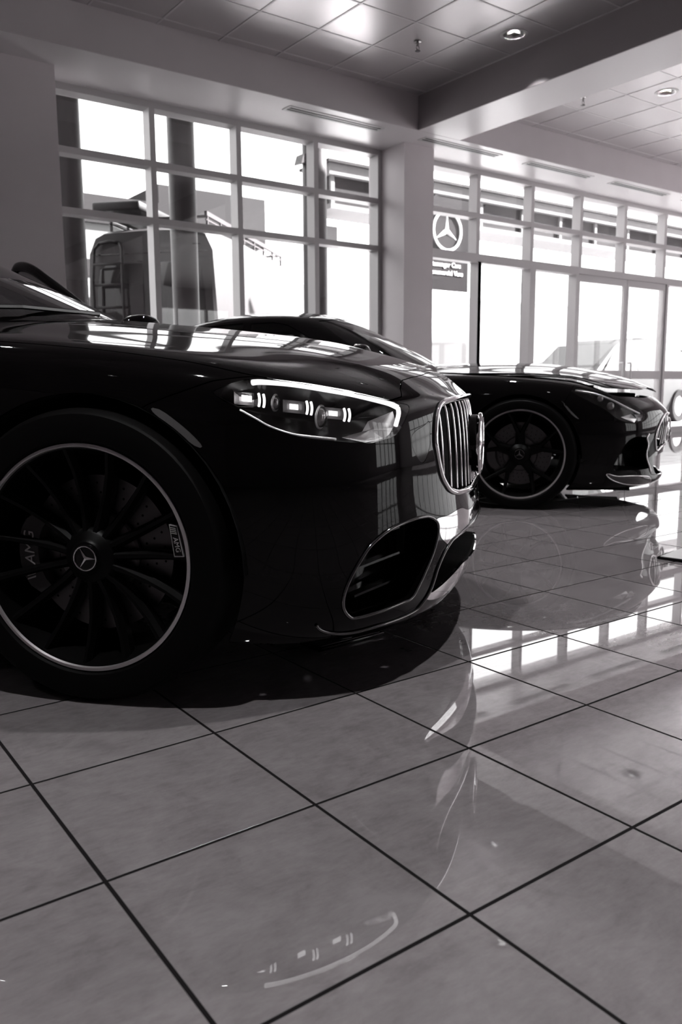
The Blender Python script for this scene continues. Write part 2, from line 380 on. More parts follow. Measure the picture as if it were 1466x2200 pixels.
# fixed sidelight and the double door
bay(6, [9.216, 10.17], [(0.0, 0.10), (2.44+d, 2.455+d)], 7.952, 0.0, 2.433, 'sidelight left of the entrance door')
M['pull'] = mat('white pull handle', 0.8, 0.3)
for n, (a, b, hx) in enumerate([(10.235, 11.43, 11.34), (11.45, 12.49, 11.54)]):
    o = empty('door_%d' % (n+1), (a, 7.97, 0)); o['kind'] = 'structure'
    o['label'] = ('left leaf' if n == 0 else 'right leaf') + ' of the glazed entrance door'
    mm = MB(); mm.box(0, 0.05, 0, 0.05, 0.01, 2.43); mm.box(b-a-0.05, b-a, 0, 0.05, 0.01, 2.43)
    mm.box(0.05, b-a-0.05, 0, 0.05, 0.01, 0.12); mm.box(0.05, b-a-0.05, 0, 0.05, 0.90, 1.03); mm.box(0.05, b-a-0.05, 0, 0.05, 2.33, 2.43)
    mm.build('door_frame', M['frame'], o)
    mm = MB(); mm.box(0.045, b-a-0.045, 0.02, 0.026, 0.11, 0.91); mm.box(0.045, b-a-0.045, 0.02, 0.026, 1.02, 2.34); mm.build('door_glass', M['glass'], o)
    x = hx - a; MB().tube([(x, 0.0, 0.82), (x, -0.06, 0.82), (x, -0.065, 0.84), (x, -0.065, 1.13), (x, -0.06, 1.15), (x, 0.0, 1.15)], 0.013, 10).build('pull_handle', M['pull'], o)

# linear vents in the soffit
def vent(x0, x1, y, label):
    o = empty('air_vent', ((x0+x1)/2, y, ZS)); tag(o, label, 'air vent', 'slot vents in the soffit')
    L = x1-x0
    mm = MB(); mm.box(-L/2-0.03, L/2+0.03, -0.075, -0.045, -0.006, -0.0005); mm.box(-L/2-0.03, L/2+0.03, 0.045, 0.075, -0.006, -0.0005)
    mm.box(-L/2-0.03, -L/2, -0.045, 0.045, -0.006, -0.0005); mm.box(L/2, L/2+0.03, -0.045, 0.045, -0.006, -0.0005); mm.box(-L/2, L/2, -0.007, 0.007, -0.006, -0.0005)
    mm.build('vent_frame', M['vent'], o)
    for yy in (-0.026, 0.026):
        mm = MB(); mm.box(-L/2, L/2, yy-0.019, yy+0.019, -0.003, -0.0005); mm.build('slot', M['vent_slot'], o)
    return o
for args in ((4.79, 5.97, 7.385, 'slot vent in the soffit above the left window bay'), (6.60, 7.80, 7.36, 'slot vent in the soffit beside the pier'),
             (8.37, 9.59, 7.36, 'slot vent in the soffit, second along from the pier'), (10.12, 11.40, 7.36, 'slot vent in the soffit, third along from the pier'), (11.95, 13.2, 7.36, 'slot vent in the soffit, farthest from the pier')):
    vent(*args)
# recessed can lamps
def downlight(label):
    o = empty('downlight', (0, 0, 0)); tag(o, label, 'ceiling light', 'recessed ceiling lamps')
    MB().lathe([(.100, 0), (.125, -.001), (.125, -.007), (.098, -.007)], 40).build('lamp_trim', M['lamp_trim'], o, auto=35)
    MB().lathe([(.098, -.004), (.088, .08), (.060, .172), (.064, .176), (.093, .08), (.102, -.003)], 40).build('reflector', M['lamp_reflector'], o, smooth=True)
    mb = MB(); mb.box(-.0015, .0015, -.085, .085, .02, .05); mb.box(-.085, .085, -.0015, .0015, .02, .05); mb.build('louvre', M['lamp_trim'], o)
    MB().lathe([(.0005, .170), (.046, .170)], 32, closed=False).build('lamp_bulb', M['lamp'], o)
    l = bpy.data.lights.new('lamp_light', 'SPOT'); l.energy = LAMP_W; l.spot_size = math.radians(80); l.spot_blend = 0.6; l.shadow_soft_size = 0.04
    lo_ = bpy.data.objects.new('lamp_light', l); C.objects.link(lo_); lo_.parent = o; lo_.location = (0, 0, .075)
    return o
dl = None
for k, (x, y, lab) in enumerate(LP):
    # snap each lamp to the middle of its tile
    ox, oy = (OX, OY) if x < 6.4 else (8.205-TS, 5.832)
    ii, jj = math.floor((x-ox)/TS), math.floor((y-oy)/TS); x = min(max(x, ox+ii*TS+.123), ox+(ii+1)*TS-.123); y = min(max(y, oy+jj*TS+.123), oy+(jj+1)*TS-.123)
    lab = lab or 'round recessed lamp in the %s coffer, %s of the viewer' % ('left' if x < 6.4 else 'right', 'above or ahead' if y > 1 else 'behind')
    if dl is None: dl = o = downlight(lab)
    else: o = copy_tree(dl); o['label'] = lab
    o.location = (x, y, ZC-.0005)
# sprinkler heads
def sprinkler(label):
    o = empty('sprinkler_head'); tag(o, label, 'sprinkler', 'sprinkler heads in the ceiling')
    MB().lathe([(.0005, -.001), (.035, -.001), (.033, -.010), (.012, -.014), (.010, -.045), (.0005, -.045)], 24, closed=False).build('escutcheon', M['brass'], o, auto=35)
    MB().lathe([(.0005, -.085), (.024, -.085), (.024, -.088), (.0005, -.088)], 20, closed=False).build('deflector', M['ext_dark'], o)
    mb = MB(); mb.tube([(-.012, 0, -.04), (-.020, 0, -.060), (0, 0, -.086)], .003, 6); mb.tube([(.012, 0, -.04), (.020, 0, -.060), (0, 0, -.086)], .003, 6); mb.build('yoke', M['brass'], o, smooth=True)
    return o
sp0 = sprinkler('small sprinkler head in the left coffer beside the lamp'); sp0.location = (5.393, 6.107, ZC-.001)
s1 = copy_tree(sp0); s1.location = (7.867, 6.147, ZC-.001); s1['label'] = 'small sprinkler head in the right coffer'

# ---------------------------------------------------------------- outdoors
M['asphalt'] = noise_col(mat('asphalt', 0.16, 0.9, spec=0.04), 6, (0.11, 0.108, 0.109), (0.15, 0.148, 0.149), 6)
M['bounce'] = noise_col(mat('pale concrete apron', 0.6, 0.85, spec=0.04), 5, (0.74, 0.73, 0.735), (0.82, 0.81, 0.815), 6)  # pale ground added to bounce more light into the right bay
M['street_glass'] = mat('car window seen from afar', (0.020, 0.0195, 0.0197), 0.2, spec=0.3)
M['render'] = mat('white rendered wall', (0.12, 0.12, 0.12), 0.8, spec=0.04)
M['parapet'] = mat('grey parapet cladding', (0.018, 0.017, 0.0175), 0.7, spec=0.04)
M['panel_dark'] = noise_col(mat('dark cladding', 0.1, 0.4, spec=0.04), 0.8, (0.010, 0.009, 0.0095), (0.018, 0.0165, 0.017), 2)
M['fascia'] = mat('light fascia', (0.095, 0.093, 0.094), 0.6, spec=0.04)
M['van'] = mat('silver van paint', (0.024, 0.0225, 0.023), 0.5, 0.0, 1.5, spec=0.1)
M['van_glass'] = mat('dark van window', (0.006, 0.0055, 0.0057), 0.05, spec=0.2)
M['sign_grey'] = mat('sign board', (0.014, 0.013, 0.0135), 0.3, spec=0.04)
M['sign_white'] = mat('sign white', (0.8, 0.8, 0.8), 0.5, spec=0.04)
structure(MB().box(-40, 120, 8.36, 140, -0.25, -0.02).build('ground', M['asphalt']), 'car park surface beyond the windows')
structure(MB().box(6.6, 60, 8.36, 23.0, -0.02, -0.012).build('trim_9', M['bounce']), 'pale concrete apron added outside the right window bay')
structure(MB().box(X0R, X1R, 8.301, 8.36, -0.12, -0.001).build('trim_5', M['frame']), 'door threshold strip')
def pillar(x, y, label):
    o = MB().lathe([(.0005, 0), (.165, 0), (.165, 5.2), (.0005, 5.2)], 40, c=(0, 0, 0), closed=False).build('pillar', M['ext_dark'], None, auto=40)
    o.location = (x, y, -.02); tag(o, label, 'pillar', 'round pillars outside the windows'); return o
pillar(3.25, 9.6, 'dark round pillar outside the first column of panes'); pillar(4.66, 9.6, 'dark round pillar outside, behind the second column of panes'); pillar(6.63, 9.6, 'dark round pillar outside, partly hidden by the last mullion before the pier')
o = MB().box(-8, 7.0, 8.4, 10.9, 5.0, 5.25).build('canopy', M['fascia'], None); tag(o, 'flat canopy slab carried by the round pillars outside', 'canopy')
o = empty('floodlight', (6.46, 9.6, 3.80)); tag(o, 'small floodlight fixed to the pillar beside the third mullion', 'floodlight')
mb = MB(); mb.prism([(-.10, 0, -.06), (.0, 0, -.03), (.0, 0, .05), (-.06, 0, .07)], (0, -.09, 0), (0, .09, 0)); mb.build('housing', M['ext_dark'], o)
mb = MB(); mb.bar((-.01, 0, 0), (.04, 0, 0), .03, .03); mb.build('bracket', M['ext_dark'], o)
# building across the road with a dark strip of cladding
o = empty('building', (8, 16, 0)); tag(o, 'long building outside with light fascia over a strip of dark panels', 'building')
def bl(name, m, *boxes):
    mb = MB()
    for b_ in boxes: mb.box(*b_)
    ob = mb.build(name, m, o); ob.location = (-8, -16, 0); return ob
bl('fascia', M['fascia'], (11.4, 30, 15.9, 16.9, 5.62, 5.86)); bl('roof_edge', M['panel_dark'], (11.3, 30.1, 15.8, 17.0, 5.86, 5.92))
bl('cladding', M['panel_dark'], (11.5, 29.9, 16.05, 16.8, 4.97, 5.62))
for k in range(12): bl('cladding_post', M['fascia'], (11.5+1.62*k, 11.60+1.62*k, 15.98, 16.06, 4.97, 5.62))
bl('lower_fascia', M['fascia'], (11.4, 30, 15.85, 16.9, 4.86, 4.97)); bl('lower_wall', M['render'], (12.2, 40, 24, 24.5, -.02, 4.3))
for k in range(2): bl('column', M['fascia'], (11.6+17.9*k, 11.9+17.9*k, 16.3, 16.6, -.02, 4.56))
# office block far to the left
o = empty('office_block', (14, 40, 0)); tag(o, 'far white building with a stepped grey parapet, behind the van', 'building')
def bk(name, m, b_): ob = MB().box(*b_).build(name, m, o); ob.location = (-14, -40, 0); return ob
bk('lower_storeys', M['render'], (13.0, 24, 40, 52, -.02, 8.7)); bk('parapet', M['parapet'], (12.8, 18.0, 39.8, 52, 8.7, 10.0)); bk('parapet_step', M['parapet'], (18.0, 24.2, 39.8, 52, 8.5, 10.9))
for z in (2.6, 4.4, 6.2): bk('window_band', M['parapet'], (13.4, 23.6, 39.95, 40.1, z, z+.8))
# sign pylon: star in a ring over two lines of lettering
o = empty('sign_board', (10.05, 10.6, -.02)); tag(o, 'tall grey outdoor sign with a white star in a ring', 'sign')
MB().box(-.55, .52, 0, .10, 2.45, 3.98).build('board', M['sign_grey'], o)
MB().box(-.55, .52, 0, .10, 0, 2.449).build('board_base', M['sign_white'], o)

# ---------------------------------------------------------------- smooth body surfaces
def bs_basis(n, ts):
    """clamped uniform cubic B-spline basis, n controls, parameter ts in 0..1"""
    p = 3; k = np.concatenate([np.zeros(p), np.linspace(0, 1, n-p+1), np.ones(p)])
    ts = np.clip(np.asarray(ts, float), 0, 1-1e-9); T = len(ts)
    s = np.clip(np.searchsorted(k, ts, side='right')-1, p, n-1)
    N = [np.ones(T)]
    for d in range(1, p+1):
        M_ = [np.zeros(T) for _ in range(d+1)]
        for r in range(d):
            lo, hi = k[s+r+1-d], k[s+r+1]; den = hi-lo
            wgt = np.where(den > 1e-12, N[r]/np.where(den > 1e-12, den, 1), 0)
            M_[r] += (hi-ts)*wgt; M_[r+1] += (ts-lo)*wgt
        N = M_
    B = np.zeros((T, n)); a = np.arange(T)
    for r in range(4): B[a, s-p+r] = N[r]
    return B
def bs_pts(net, uv):
    uv = np.asarray(uv, float).reshape(-1, 2); Bu = bs_basis(net.shape[0], uv[:, 0]); Bv = bs_basis(net.shape[1], uv[:, 1])
    return np.einsum('ai,aj,ijk->ak', Bu, Bv, net)
def bs_normals(net, uv, sgn):
    uv = np.asarray(uv, float).reshape(-1, 2); e = 2e-4
    a = np.clip(uv, e, 1-e); du = bs_pts(net, a+[e, 0])-bs_pts(net, a-[e, 0]); dv = bs_pts(net, a+[0, e])-bs_pts(net, a-[0, e])
    n = np.cross(du, dv)*sgn; return n/np.maximum(np.linalg.norm(n, axis=1), 1e-12)[:, None]
def bs_surf(net, us, vs):
    net = np.asarray(net, float)
    return np.einsum('ai,bj,ijk->abk', bs_basis(net.shape[0], us), bs_basis(net.shape[1], vs), net)
def body_net(outline, rows, H, spine, fr=(0.80, 0.55, 0.28, 0.08, 0.0), crest_drop=0.012):
    """outline: plan points (x, y) of the widest line; rows: (z, inset, front scale) below the crest;
    H(x, y): height of the top; spine: x on the centre line for each column"""
    out = np.array(outline, float); n = len(out)
    tg = np.gradient(out, axis=0); tg /= np.linalg.norm(tg, axis=1)[:, None]
    nrm = np.stack([-tg[:, 1], tg[:, 0]], 1)      # towards the inside
    mid = np.array([np.mean(out[:, 0]), 0.0])
    for i in range(n):
        if nrm[i] @ (mid-out[i]) < 0: nrm[i] *= -1
    nrm[0] = (-1, 0); nrm[-1] = (1, 0); nrm[1] = (-1, 0); nrm[-2] = (1, 0)
    net = []
    for i in range(n):
        col = []
        for (z, ins) in rows:
            zz = z(i) if callable(z) else z; dd = ins(i) if callable(ins) else ins
            p = out[i] + nrm[i]*dd; col.append((p[0], max(p[1], 0), zz))
        xc, yc, _ = col[-1]
        for f in fr:
            x = spine[i] + (xc-spine[i])*f; y = yc*f
            if f == fr[-2]: x = spine[i]
            z = H(x, y)
            col.append((x, y, z))
        col[-2] = (col[-1][0], col[-2][1], col[-1][2])
        net.append(col)
    net = np.array(net)
    net[0, :, 1] = 0; net[-1, :, 1] = 0
    net[1, :len(rows), 0] = net[0, :len(rows), 0]
    return net
def tab(xs, zs):
    return lambda x: float(np.interp(x, xs, zs))
# saloon ------------------------------------------------------------------
S_OUT = [(.880,0),(.880,.08),(.872,.22),(.848,.37),(.805,.52),(.730,.67),(.625,.80),(.48,.895),(.28,.952),(.0,.972),(-.4,.972),(-1.0,.97),(-1.8,.97),(-2.6,.965),(-3.3,.955),(-3.8,.91),(-4.12,.79),(-4.26,.52),(-4.30,.2),(-4.30,0)]
S_SPINE = [.60,.55,.50,.44,.38,.30,.22,.12,.0,-.15,-.45,-1.0,-1.8,-2.6,-3.2,-3.6,-3.85,-4.0,-4.05,-4.1]
_zc = tab([-4.4,-4.2,-3.9,-3.3,-2.5,-1.0,-.45,-.2,.04,.3,.43,.5,.61,.70,.75,.82,.86,.90],[.95,1.02,1.06,1.06,1.04,1.045,1.03,1.003,.980,.948,.926,.907,.878,.851,.834,.798,.765,.72])
def S_H(x, y):
    a = abs(y)
    return _zc(x) - .085*a**1.25 - .20*max(0, a-.38)**2
def ivals(a, tail): return lambda i: a[i] if i < len(a) else tail
S_ROWS = [(ivals([.150,.150,.148,.145,.142,.142,.145,.150,.160], .165), ivals([.055,.055,.05,.045,.045,.045,.045,.05,.06], .085)), (ivals([.195,.195,.19,.18,.175,.175,.18,.19], .22), ivals([.004,.004,.004,.004,.006,.010,.015,.02], .03)),
          (ivals([.27,.27,.265,.26,.255,.255,.26,.27], .31), ivals([-.006,-.006,-.004,0,0,0,.002,.003], .004)), (.36, ivals([-.012]*4+[-.006], .002)), (.43, ivals([-.006]*5, 0.0)), (.50, 0.0), (.58, 0.002), (.68, .010), (.745, .022),
          (lambda i: ivals([.763,.763,.763,.763,.768,.773,.788,.818,.853,.888,.918,.943,.958,.963,.958,.948,.938,.938,.938], .938)(i), ivals([.045]*6, .055))]
# greenhouse of the saloon: base outline, header outline, roof
def house_net(base, top, zroof, spine, Hb, bulge=.02):
    n = len(base); net = []
    for i in range(n):
        bx, by = base[i]; tx, ty, tz = top[i]; bz = Hb(bx, by)-.012; col = []
        d = np.array([bx-(-2.0), by]); d /= np.linalg.norm(d)
        for f in (0, .18, .5, .82, 1.0):
            q = math.sin(PI*f)*bulge
            col.append((bx+(tx-bx)*f+d[0]*q, max(by+(ty-by)*f+d[1]*q, 0), bz+(tz-bz)*f + .3*q))
        for f in (.78, .45, .15, 0):
            x = spine[i]+(tx-spine[i])*f if f != .15 else spine[i]; y = ty*f
            z = zroof(x) - (zroof(x)-tz)*max(0, f)**2.2 if f > .15 else zroof(x)
            col.append((x, y, z))
        net.append(col)
    net = np.array(net, float); net[0, :, 1] = 0; net[-1, :, 1] = 0
    for r in range(5): net[1, r, 0] = net[0, r, 0]; net[1, r, 2] = net[0, r, 2]; net[-2, r, 0] = net[-1, r, 0]; net[-2, r, 2] = net[-1, r, 2]
    return net
SH_BASE = [(-.38,0),(-.38,.1),(-.40,.3),(-.47,.5),(-.60,.66),(-.80,.765),(-1.1,.80),(-1.6,.82),(-2.2,.82),(-2.7,.80),(-3.0,.74),(-3.22,.62),(-3.35,.4),(-3.38,.1),(-3.38,0)]
SH_TOP = [(-1.46,0,1.462),(-1.46,.1,1.462),(-1.465,.26,1.455),(-1.48,.42,1.440),(-1.50,.51,1.425),(-1.54,.565,1.418),(-1.64,.60,1.432),(-1.82,.61,1.445),(-2.1,.61,1.445),(-2.4,.59,1.435),(-2.6,.56,1.42),(-2.72,.48,1.41),(-2.78,.3,1.42),(-2.8,.1,1.425),(-2.8,0,1.425)]
SH_SPINE = [-1.55,-1.56,-1.58,-1.6,-1.65,-1.7,-1.75,-1.9,-2.1,-2.3,-2.45,-2.55,-2.62,-2.66,-2.68]
SH_Z = tab([-2.9,-2.68,-2.4,-2.0,-1.7,-1.5,-1.3],[1.40,1.44,1.475,1.502,1.505,1.495,1.46])
# coupe ------------------------------------------------------------------
G_OUT = [(.985,0),(.985,.08),(.972,.22),(.935,.37),(.875,.52),(.80,.66),(.70,.785),(.57,.88),(.40,.94),(.18,.975),(-.2,.975),(-.8,.965),(-1.4,.965),(-2.0,.975),(-2.6,.99),(-3.1,.975),(-3.45,.90),(-3.66,.70),(-3.74,.40),(-3.76,.1),(-3.76,0)]
G_SPINE = [.72,.67,.62,.56,.50,.42,.32,.20,.06,-.10,-.4,-.9,-1.4,-2.0,-2.5,-2.9,-3.15,-3.35,-3.45,-3.5,-3.5]
_gz = tab([-3.8,-3.6,-3.3,-2.8,-2.0,-1.2,-.75,-.354,-.1,.211,.396,.578,.69,.816,.87,.923,.985],[.88,.93,.97,.99,.97,.955,.955,.953,.942,.914,.877,.832,.797,.748,.713,.672,.61])
def G_H(x, y): return _gz(x) - .115*(abs(y)/.86)**2.3
G_ROWS = [(ivals([.105]*3, .12), ivals([.10]*9, .12)), (ivals([.13]*6, .15), ivals([.03,.03,.03,.03,.02,.02], .05)), (ivals([.20]*6, .23), ivals([.03,.03,.02,.01], .015)), (.30, ivals([.035,.035,.03,.03,.02], .008)),
          (.38, ivals([.022,.022,.02,.02,.015], .002)), (.46, ivals([.006]*4, 0)), (.54, ivals([.0]*5, .0)), (.60, ivals([.008]*4+[.012,.016,.02], .014)), (lambda i: ivals([.632,.632,.636,.645,.66,.685,.715,.75,.785,.82,.84,.85,.85,.86,.88,.89,.885,.88], .875)(i), ivals([.03]*6+[.04], .05))]
GH_BASE = [(-.66,0),(-.66,.1),(-.69,.3),(-.77,.5),(-.90,.65),(-1.10,.745),(-1.4,.79),(-1.8,.80),(-2.2,.78),(-2.6,.73),(-2.95,.65),(-3.2,.52),(-3.38,.3),(-3.42,.1),(-3.42,0)]
GH_TOP = [(-1.42,0,1.315),(-1.42,.1,1.315),(-1.43,.24,1.308),(-1.45,.38,1.295),(-1.50,.47,1.283),(-1.58,.52,1.282),(-1.7,.545,1.290),(-1.9,.55,1.295),(-2.1,.54,1.29),(-2.3,.52,1.275),(-2.5,.48,1.245),(-2.65,.42,1.21),(-2.75,.28,1.20),(-2.8,.1,1.20),(-2.8,0,1.20)]
GH_SPINE = [-1.52,-1.54,-1.58,-1.63,-1.70,-1.78,-1.86,-1.95,-2.06,-2.18,-2.30,-2.42,-2.52,-2.6,-2.62]
GH_Z = tab([-2.8,-2.62,-2.37,-2.15,-1.94,-1.71,-1.55,-1.42],[1.21,1.28,1.335,1.360,1.364,1.360,1.345,1.31])
S_NET = body_net(S_OUT, S_ROWS, S_H, S_SPINE); G_NET = body_net(G_OUT, G_ROWS, G_H, G_SPINE)
SH_NET = house_net(SH_BASE, SH_TOP, SH_Z, SH_SPINE, S_H, .015); GH_NET = house_net(GH_BASE, GH_TOP, GH_Z, GH_SPINE, G_H, .030)
# outlines of lamps, intakes and panel joints, in surface parameters
S_HEAD = [(0.3937, 0.6023), (0.3866, 0.6179), (0.3767, 0.6331), (0.3649, 0.6442), (0.3464, 0.648), (0.3209, 0.6467), (0.2929, 0.6388), (0.2624, 0.6212), (0.2315, 0.5934), (0.2071, 0.5736), (0.2138, 0.5322), (0.2255, 0.4987), (0.2343, 0.4836), (0.2533, 0.4739), (0.2703, 0.4709), (0.3, 0.4788), (0.3198, 0.4853), (0.3378, 0.4964), (0.3544, 0.515), (0.3648, 0.5363), (0.3759, 0.5599), (0.3847, 0.5803)]
S_HOODF = [(0.2132, 0.6181), (0.2051, 0.6669), (0.1881, 0.7078), (0.1791, 0.7186), (0.1445, 0.7399), (0.0976, 0.7604), (0.0355, 0.7874)]
S_SEAM = [(0.4365, 0.5609), (0.4309, 0.574), (0.4208, 0.5907), (0.4102, 0.6054), (0.394, 0.6291)]
S_GRILLE = [(0.0214, 0.6121), (0.0496, 0.6087), (0.1039, 0.5956), (0.1342, 0.5794), (0.1473, 0.561), (0.1574, 0.5311), (0.1633, 0.4949), (0.1657, 0.46), (0.1631, 0.4343), (0.1586, 0.3979), (0.1523, 0.3672), (0.1434, 0.3439), (0.1318, 0.3227), (0.1085, 0.3067), (0.0754, 0.3005), (0.0407, 0.2957)]
S_INTAKE = [(0.1844, 0.255), (0.1702, 0.2336), (0.166, 0.2104), (0.1698, 0.1725), (0.1791, 0.1326), (0.2006, 0.0777), (0.2101, 0.0598), (0.224, 0.0572), (0.2551, 0.0494), (0.2779, 0.0454), (0.2867, 0.0489), (0.2937, 0.0676), (0.2936, 0.094), (0.2871, 0.1288), (0.2759, 0.1689), (0.2642, 0.2041), (0.2451, 0.2362), (0.2239, 0.2524), (0.2039, 0.2589)]
S_LINE = [(0.3186, 0.0383), (0.3142, 0.0281), (0.3015, 0.0184), (0.2807, 0.0135), (0.2496, 0.0182), (0.2129, 0.0234), (0.195, 0.03), (0.1884, 0.0402), (0.1747, 0.0667), (0.1608, 0.1126), (0.1401, 0.149), (0.1119, 0.1642), (0.0245, 0.1719)]
S_LOWER = [(0.0353, 0.1607), (0.1066, 0.1581), (0.1361, 0.1455), (0.1556, 0.1073), (0.1717, 0.0653), (0.1733, 0.0561), (0.1554, 0.0592), (0.1091, 0.0708), (0.077, 0.0766), (0.0399, 0.0703)]
S_AWING = [(0.1686, 0.2408), (0.1408, 0.242), (0.097, 0.248), (0.0564, 0.2256), (0.0294, 0.1865), (0.0659, 0.1775), (0.1121, 0.167), (0.1385, 0.1525), (0.1478, 0.1594), (0.1598, 0.1794), (0.1637, 0.2051)]
S_REFL = [(0.4295, 0.5589), (0.4247, 0.5624), (0.4125, 0.5237), (0.4001, 0.4749), (0.4044, 0.4729), (0.4151, 0.5053)]
S_WASH = [(0.174, 0.5155), (0.186, 0.505), (0.2004, 0.4937), (0.2079, 0.4825), (0.2097, 0.4693), (0.2062, 0.4445), (0.1965, 0.4164), (0.1876, 0.4198), (0.1783, 0.4485), (0.1752, 0.4784)]
G_HEAD = [(0.41, 0.6279), (0.3978, 0.6383), (0.3852, 0.6413), (0.3597, 0.643), (0.3331, 0.6303), (0.302, 0.6189), (0.2785, 0.6076), (0.2504, 0.5789), (0.2288, 0.539), (0.2366, 0.5043), (0.2495, 0.48), (0.2748, 0.4647), (0.2995, 0.481), (0.3209, 0.509), (0.3361, 0.5414), (0.3504, 0.5649), (0.3736, 0.586), (0.3916, 0.602), (0.4052, 0.6186)]
G_HOODF = [(0.4155, 0.7233), (0.3918, 0.7279), (0.3716, 0.7074), (0.3524, 0.6764), (0.3241, 0.6531), (0.3069, 0.6504), (0.2622, 0.6681), (0.2196, 0.6821), (0.148, 0.7251)]
G_GRILLE = [(0.1053, 0.5376), (0.1336, 0.5094), (0.1672, 0.4378), (0.1842, 0.3628), (0.1721, 0.2785), (0.1531, 0.246), (0.118, 0.271)]
G_INTAKE = [(0.2795, 0.3601), (0.2512, 0.3629), (0.2271, 0.3535), (0.2185, 0.3057), (0.2222, 0.2441), (0.2162, 0.1947), (0.1982, 0.1422), (0.2311, 0.1294), (0.2904, 0.122), (0.3251, 0.1311), (0.3138, 0.2328), (0.2982, 0.3166)]
G_SURR = [(0.1849, 0.3503), (0.1747, 0.279), (0.1613, 0.2445), (0.1884, 0.2191), (0.2074, 0.2097), (0.2075, 0.2788), (0.2008, 0.3215)]
G_SPLIT = [(0.3385, 0.1024), (0.3105, 0.0839), (0.2594, 0.0875), (0.2073, 0.0875), (0.1848, 0.0636), (0.1836, 0.036), (0.2591, 0.0325), (0.3045, 0.0486), (0.3312, 0.0754)]
G_CREASE = [(0.4026, 0.5476), (0.3747, 0.5304), (0.3372, 0.4968), (0.3136, 0.4342), (0.2743, 0.3626)]
G_REFL = [(0.4234, 0.5788), (0.4199, 0.5778), (0.3985, 0.5149), (0.4027, 0.5122)]
S_LAMP = {
 'DRL': [(0.4079, -0.8532, 0.7921), (0.4292, -0.8408, 0.7944), (0.4793, -0.8153, 0.7907), (0.5265, -0.7896, 0.7836), (0.5736, -0.7602, 0.7745), (0.6205, -0.7255, 0.7646), (0.6676, -0.6843, 0.7514), (0.7016, -0.6457, 0.7397), (0.722, -0.6204, 0.7281)],
 'DRL2': [(0.7217, -0.6184, 0.728), (0.7242, -0.6219, 0.7113), (0.7195, -0.6386, 0.6822)],
 'M1': [(0.3868, -0.8275, 0.7548)],
 'M2': [(0.4931, -0.7871, 0.7339)],
 'M3': [(0.5786, -0.7345, 0.7165)],
 'B1': [(0.4108, -0.8197, 0.7515), (0.4217, -0.8161, 0.7493)],
 'B2': [(0.517, -0.7737, 0.7318), (0.5266, -0.7683, 0.7299)],
 'B3': [(0.5977, -0.7192, 0.7131), (0.6076, -0.7103, 0.7121)],
 'PL': [(0.5535, -0.7561, 0.7082)],
 'PS': [(0.4536, -0.8038, 0.7441)],
 'LOW': [(0.3888, -0.8855, 0.7277), (0.4253, -0.8775, 0.707), (0.4578, -0.8678, 0.6879), (0.5053, -0.8475, 0.6699), (0.5517, -0.8206, 0.6618), (0.5975, -0.787, 0.6549)],
 'REF': [(0.314, -0.8602, 0.7686), (0.3472, -0.8498, 0.7718), (0.4069, -0.8309, 0.768), (0.4097, -0.8413, 0.7351), (0.3735, -0.8535, 0.7354), (0.3425, -0.8582, 0.7512)],
 'CH': [(0.6569, -0.687, 0.695), (0.7072, -0.6112, 0.7185), (0.7181, -0.607, 0.677), (0.6916, -0.6518, 0.6492), (0.6523, -0.7017, 0.6428), (0.6031, -0.7487, 0.658), (0.6455, -0.705, 0.6703)],
}
G_LAMP = {
 'DRL': [(0.3292, -0.8669, 0.7556), (0.4428, -0.8409, 0.7366), (0.5469, -0.8156, 0.6991), (0.6426, -0.7736, 0.6506), (0.7313, -0.7016, 0.6061)],
 'CH': [(0.6132, -0.8011, 0.5877), (0.6772, -0.7445, 0.6046), (0.7164, -0.7157, 0.5743), (0.7003, -0.7395, 0.5511)],
 'CH2': [(0.6992, -0.7239, 0.6024), (0.77, -0.6426, 0.5979), (0.7618, -0.6649, 0.5672), (0.7251, -0.7117, 0.5581)],
 'P1': [(0.5484, -0.8204, 0.6569)],
 'P2': [(0.4851, -0.8297, 0.7047)],
}
# ---------------------------------------------------------------- panel tools
M['paint'] = mat('black car paint', (0.0016, 0.0013, 0.0014), 0.03, 0, 1.5, spec=0.22)
M['paint_white'] = mat('white car paint', (0.032, 0.032, 0.032), 0.5, 0, 1.5, spec=0.05)
M['paint_grey'] = mat('grey car paint', (0.022, 0.0215, 0.0217), 0.4, 0, 1.5, spec=0.2)
M['chrome'] = mat('chrome', (0.80, 0.79, 0.795), 0.05, 1.0)
M['dark_chrome'] = mat('dark chrome', (0.16, 0.155, 0.157), 0.10, 1.0)
M['trim_black'] = mat('gloss black trim', (0.002, 0.0017, 0.0018), 0.08, spec=0.3)
M['plastic'] = mat('matt black plastic', (0.004, 0.0035, 0.0037), 0.55, spec=0.2)
M['void'] = mat('dark inside', (0.003, 0.003, 0.003), 0.8, spec=0.1)
M['rubber'] = mat('tyre rubber', (0.0022, 0.0019, 0.002), 0.6, spec=0.06)
M['rim'] = mat('black wheel', (0.0016, 0.0014, 0.0015), 0.42, spec=0.10)
M['rim_edge'] = mat('turned rim edge', (0.50, 0.47, 0.48), 0.35, 0.8)
M['disc'] = mat('brake disc', (0.09, 0.083, 0.086), 0.38, 0.9)
M['caliper'] = mat('grey caliper', (0.022, 0.020, 0.021), 0.35, spec=0.2)
M['white_paint'] = mat('white lettering', (0.30, 0.285, 0.29), 0.5)
M['car_glass'] = glass('car glass', 0.30, 1.0, 0.0, 1.52)
M['lens'] = glass('lamp lens', 0.90, 1.0, 0.0, 1.5)
M['drl'] = mat('light guide', (0.80, 0.79, 0.795), 0.25, emit=(1, 0.985, 0.99), estr=0.9)
M['led'] = mat('led chip', (0.9, 0.9, 0.9), 0.3, emit=(1, 0.985, 0.99), estr=1.3)
M['module'] = mat('led module', (0.22, 0.21, 0.215), 0.3, 0.4)
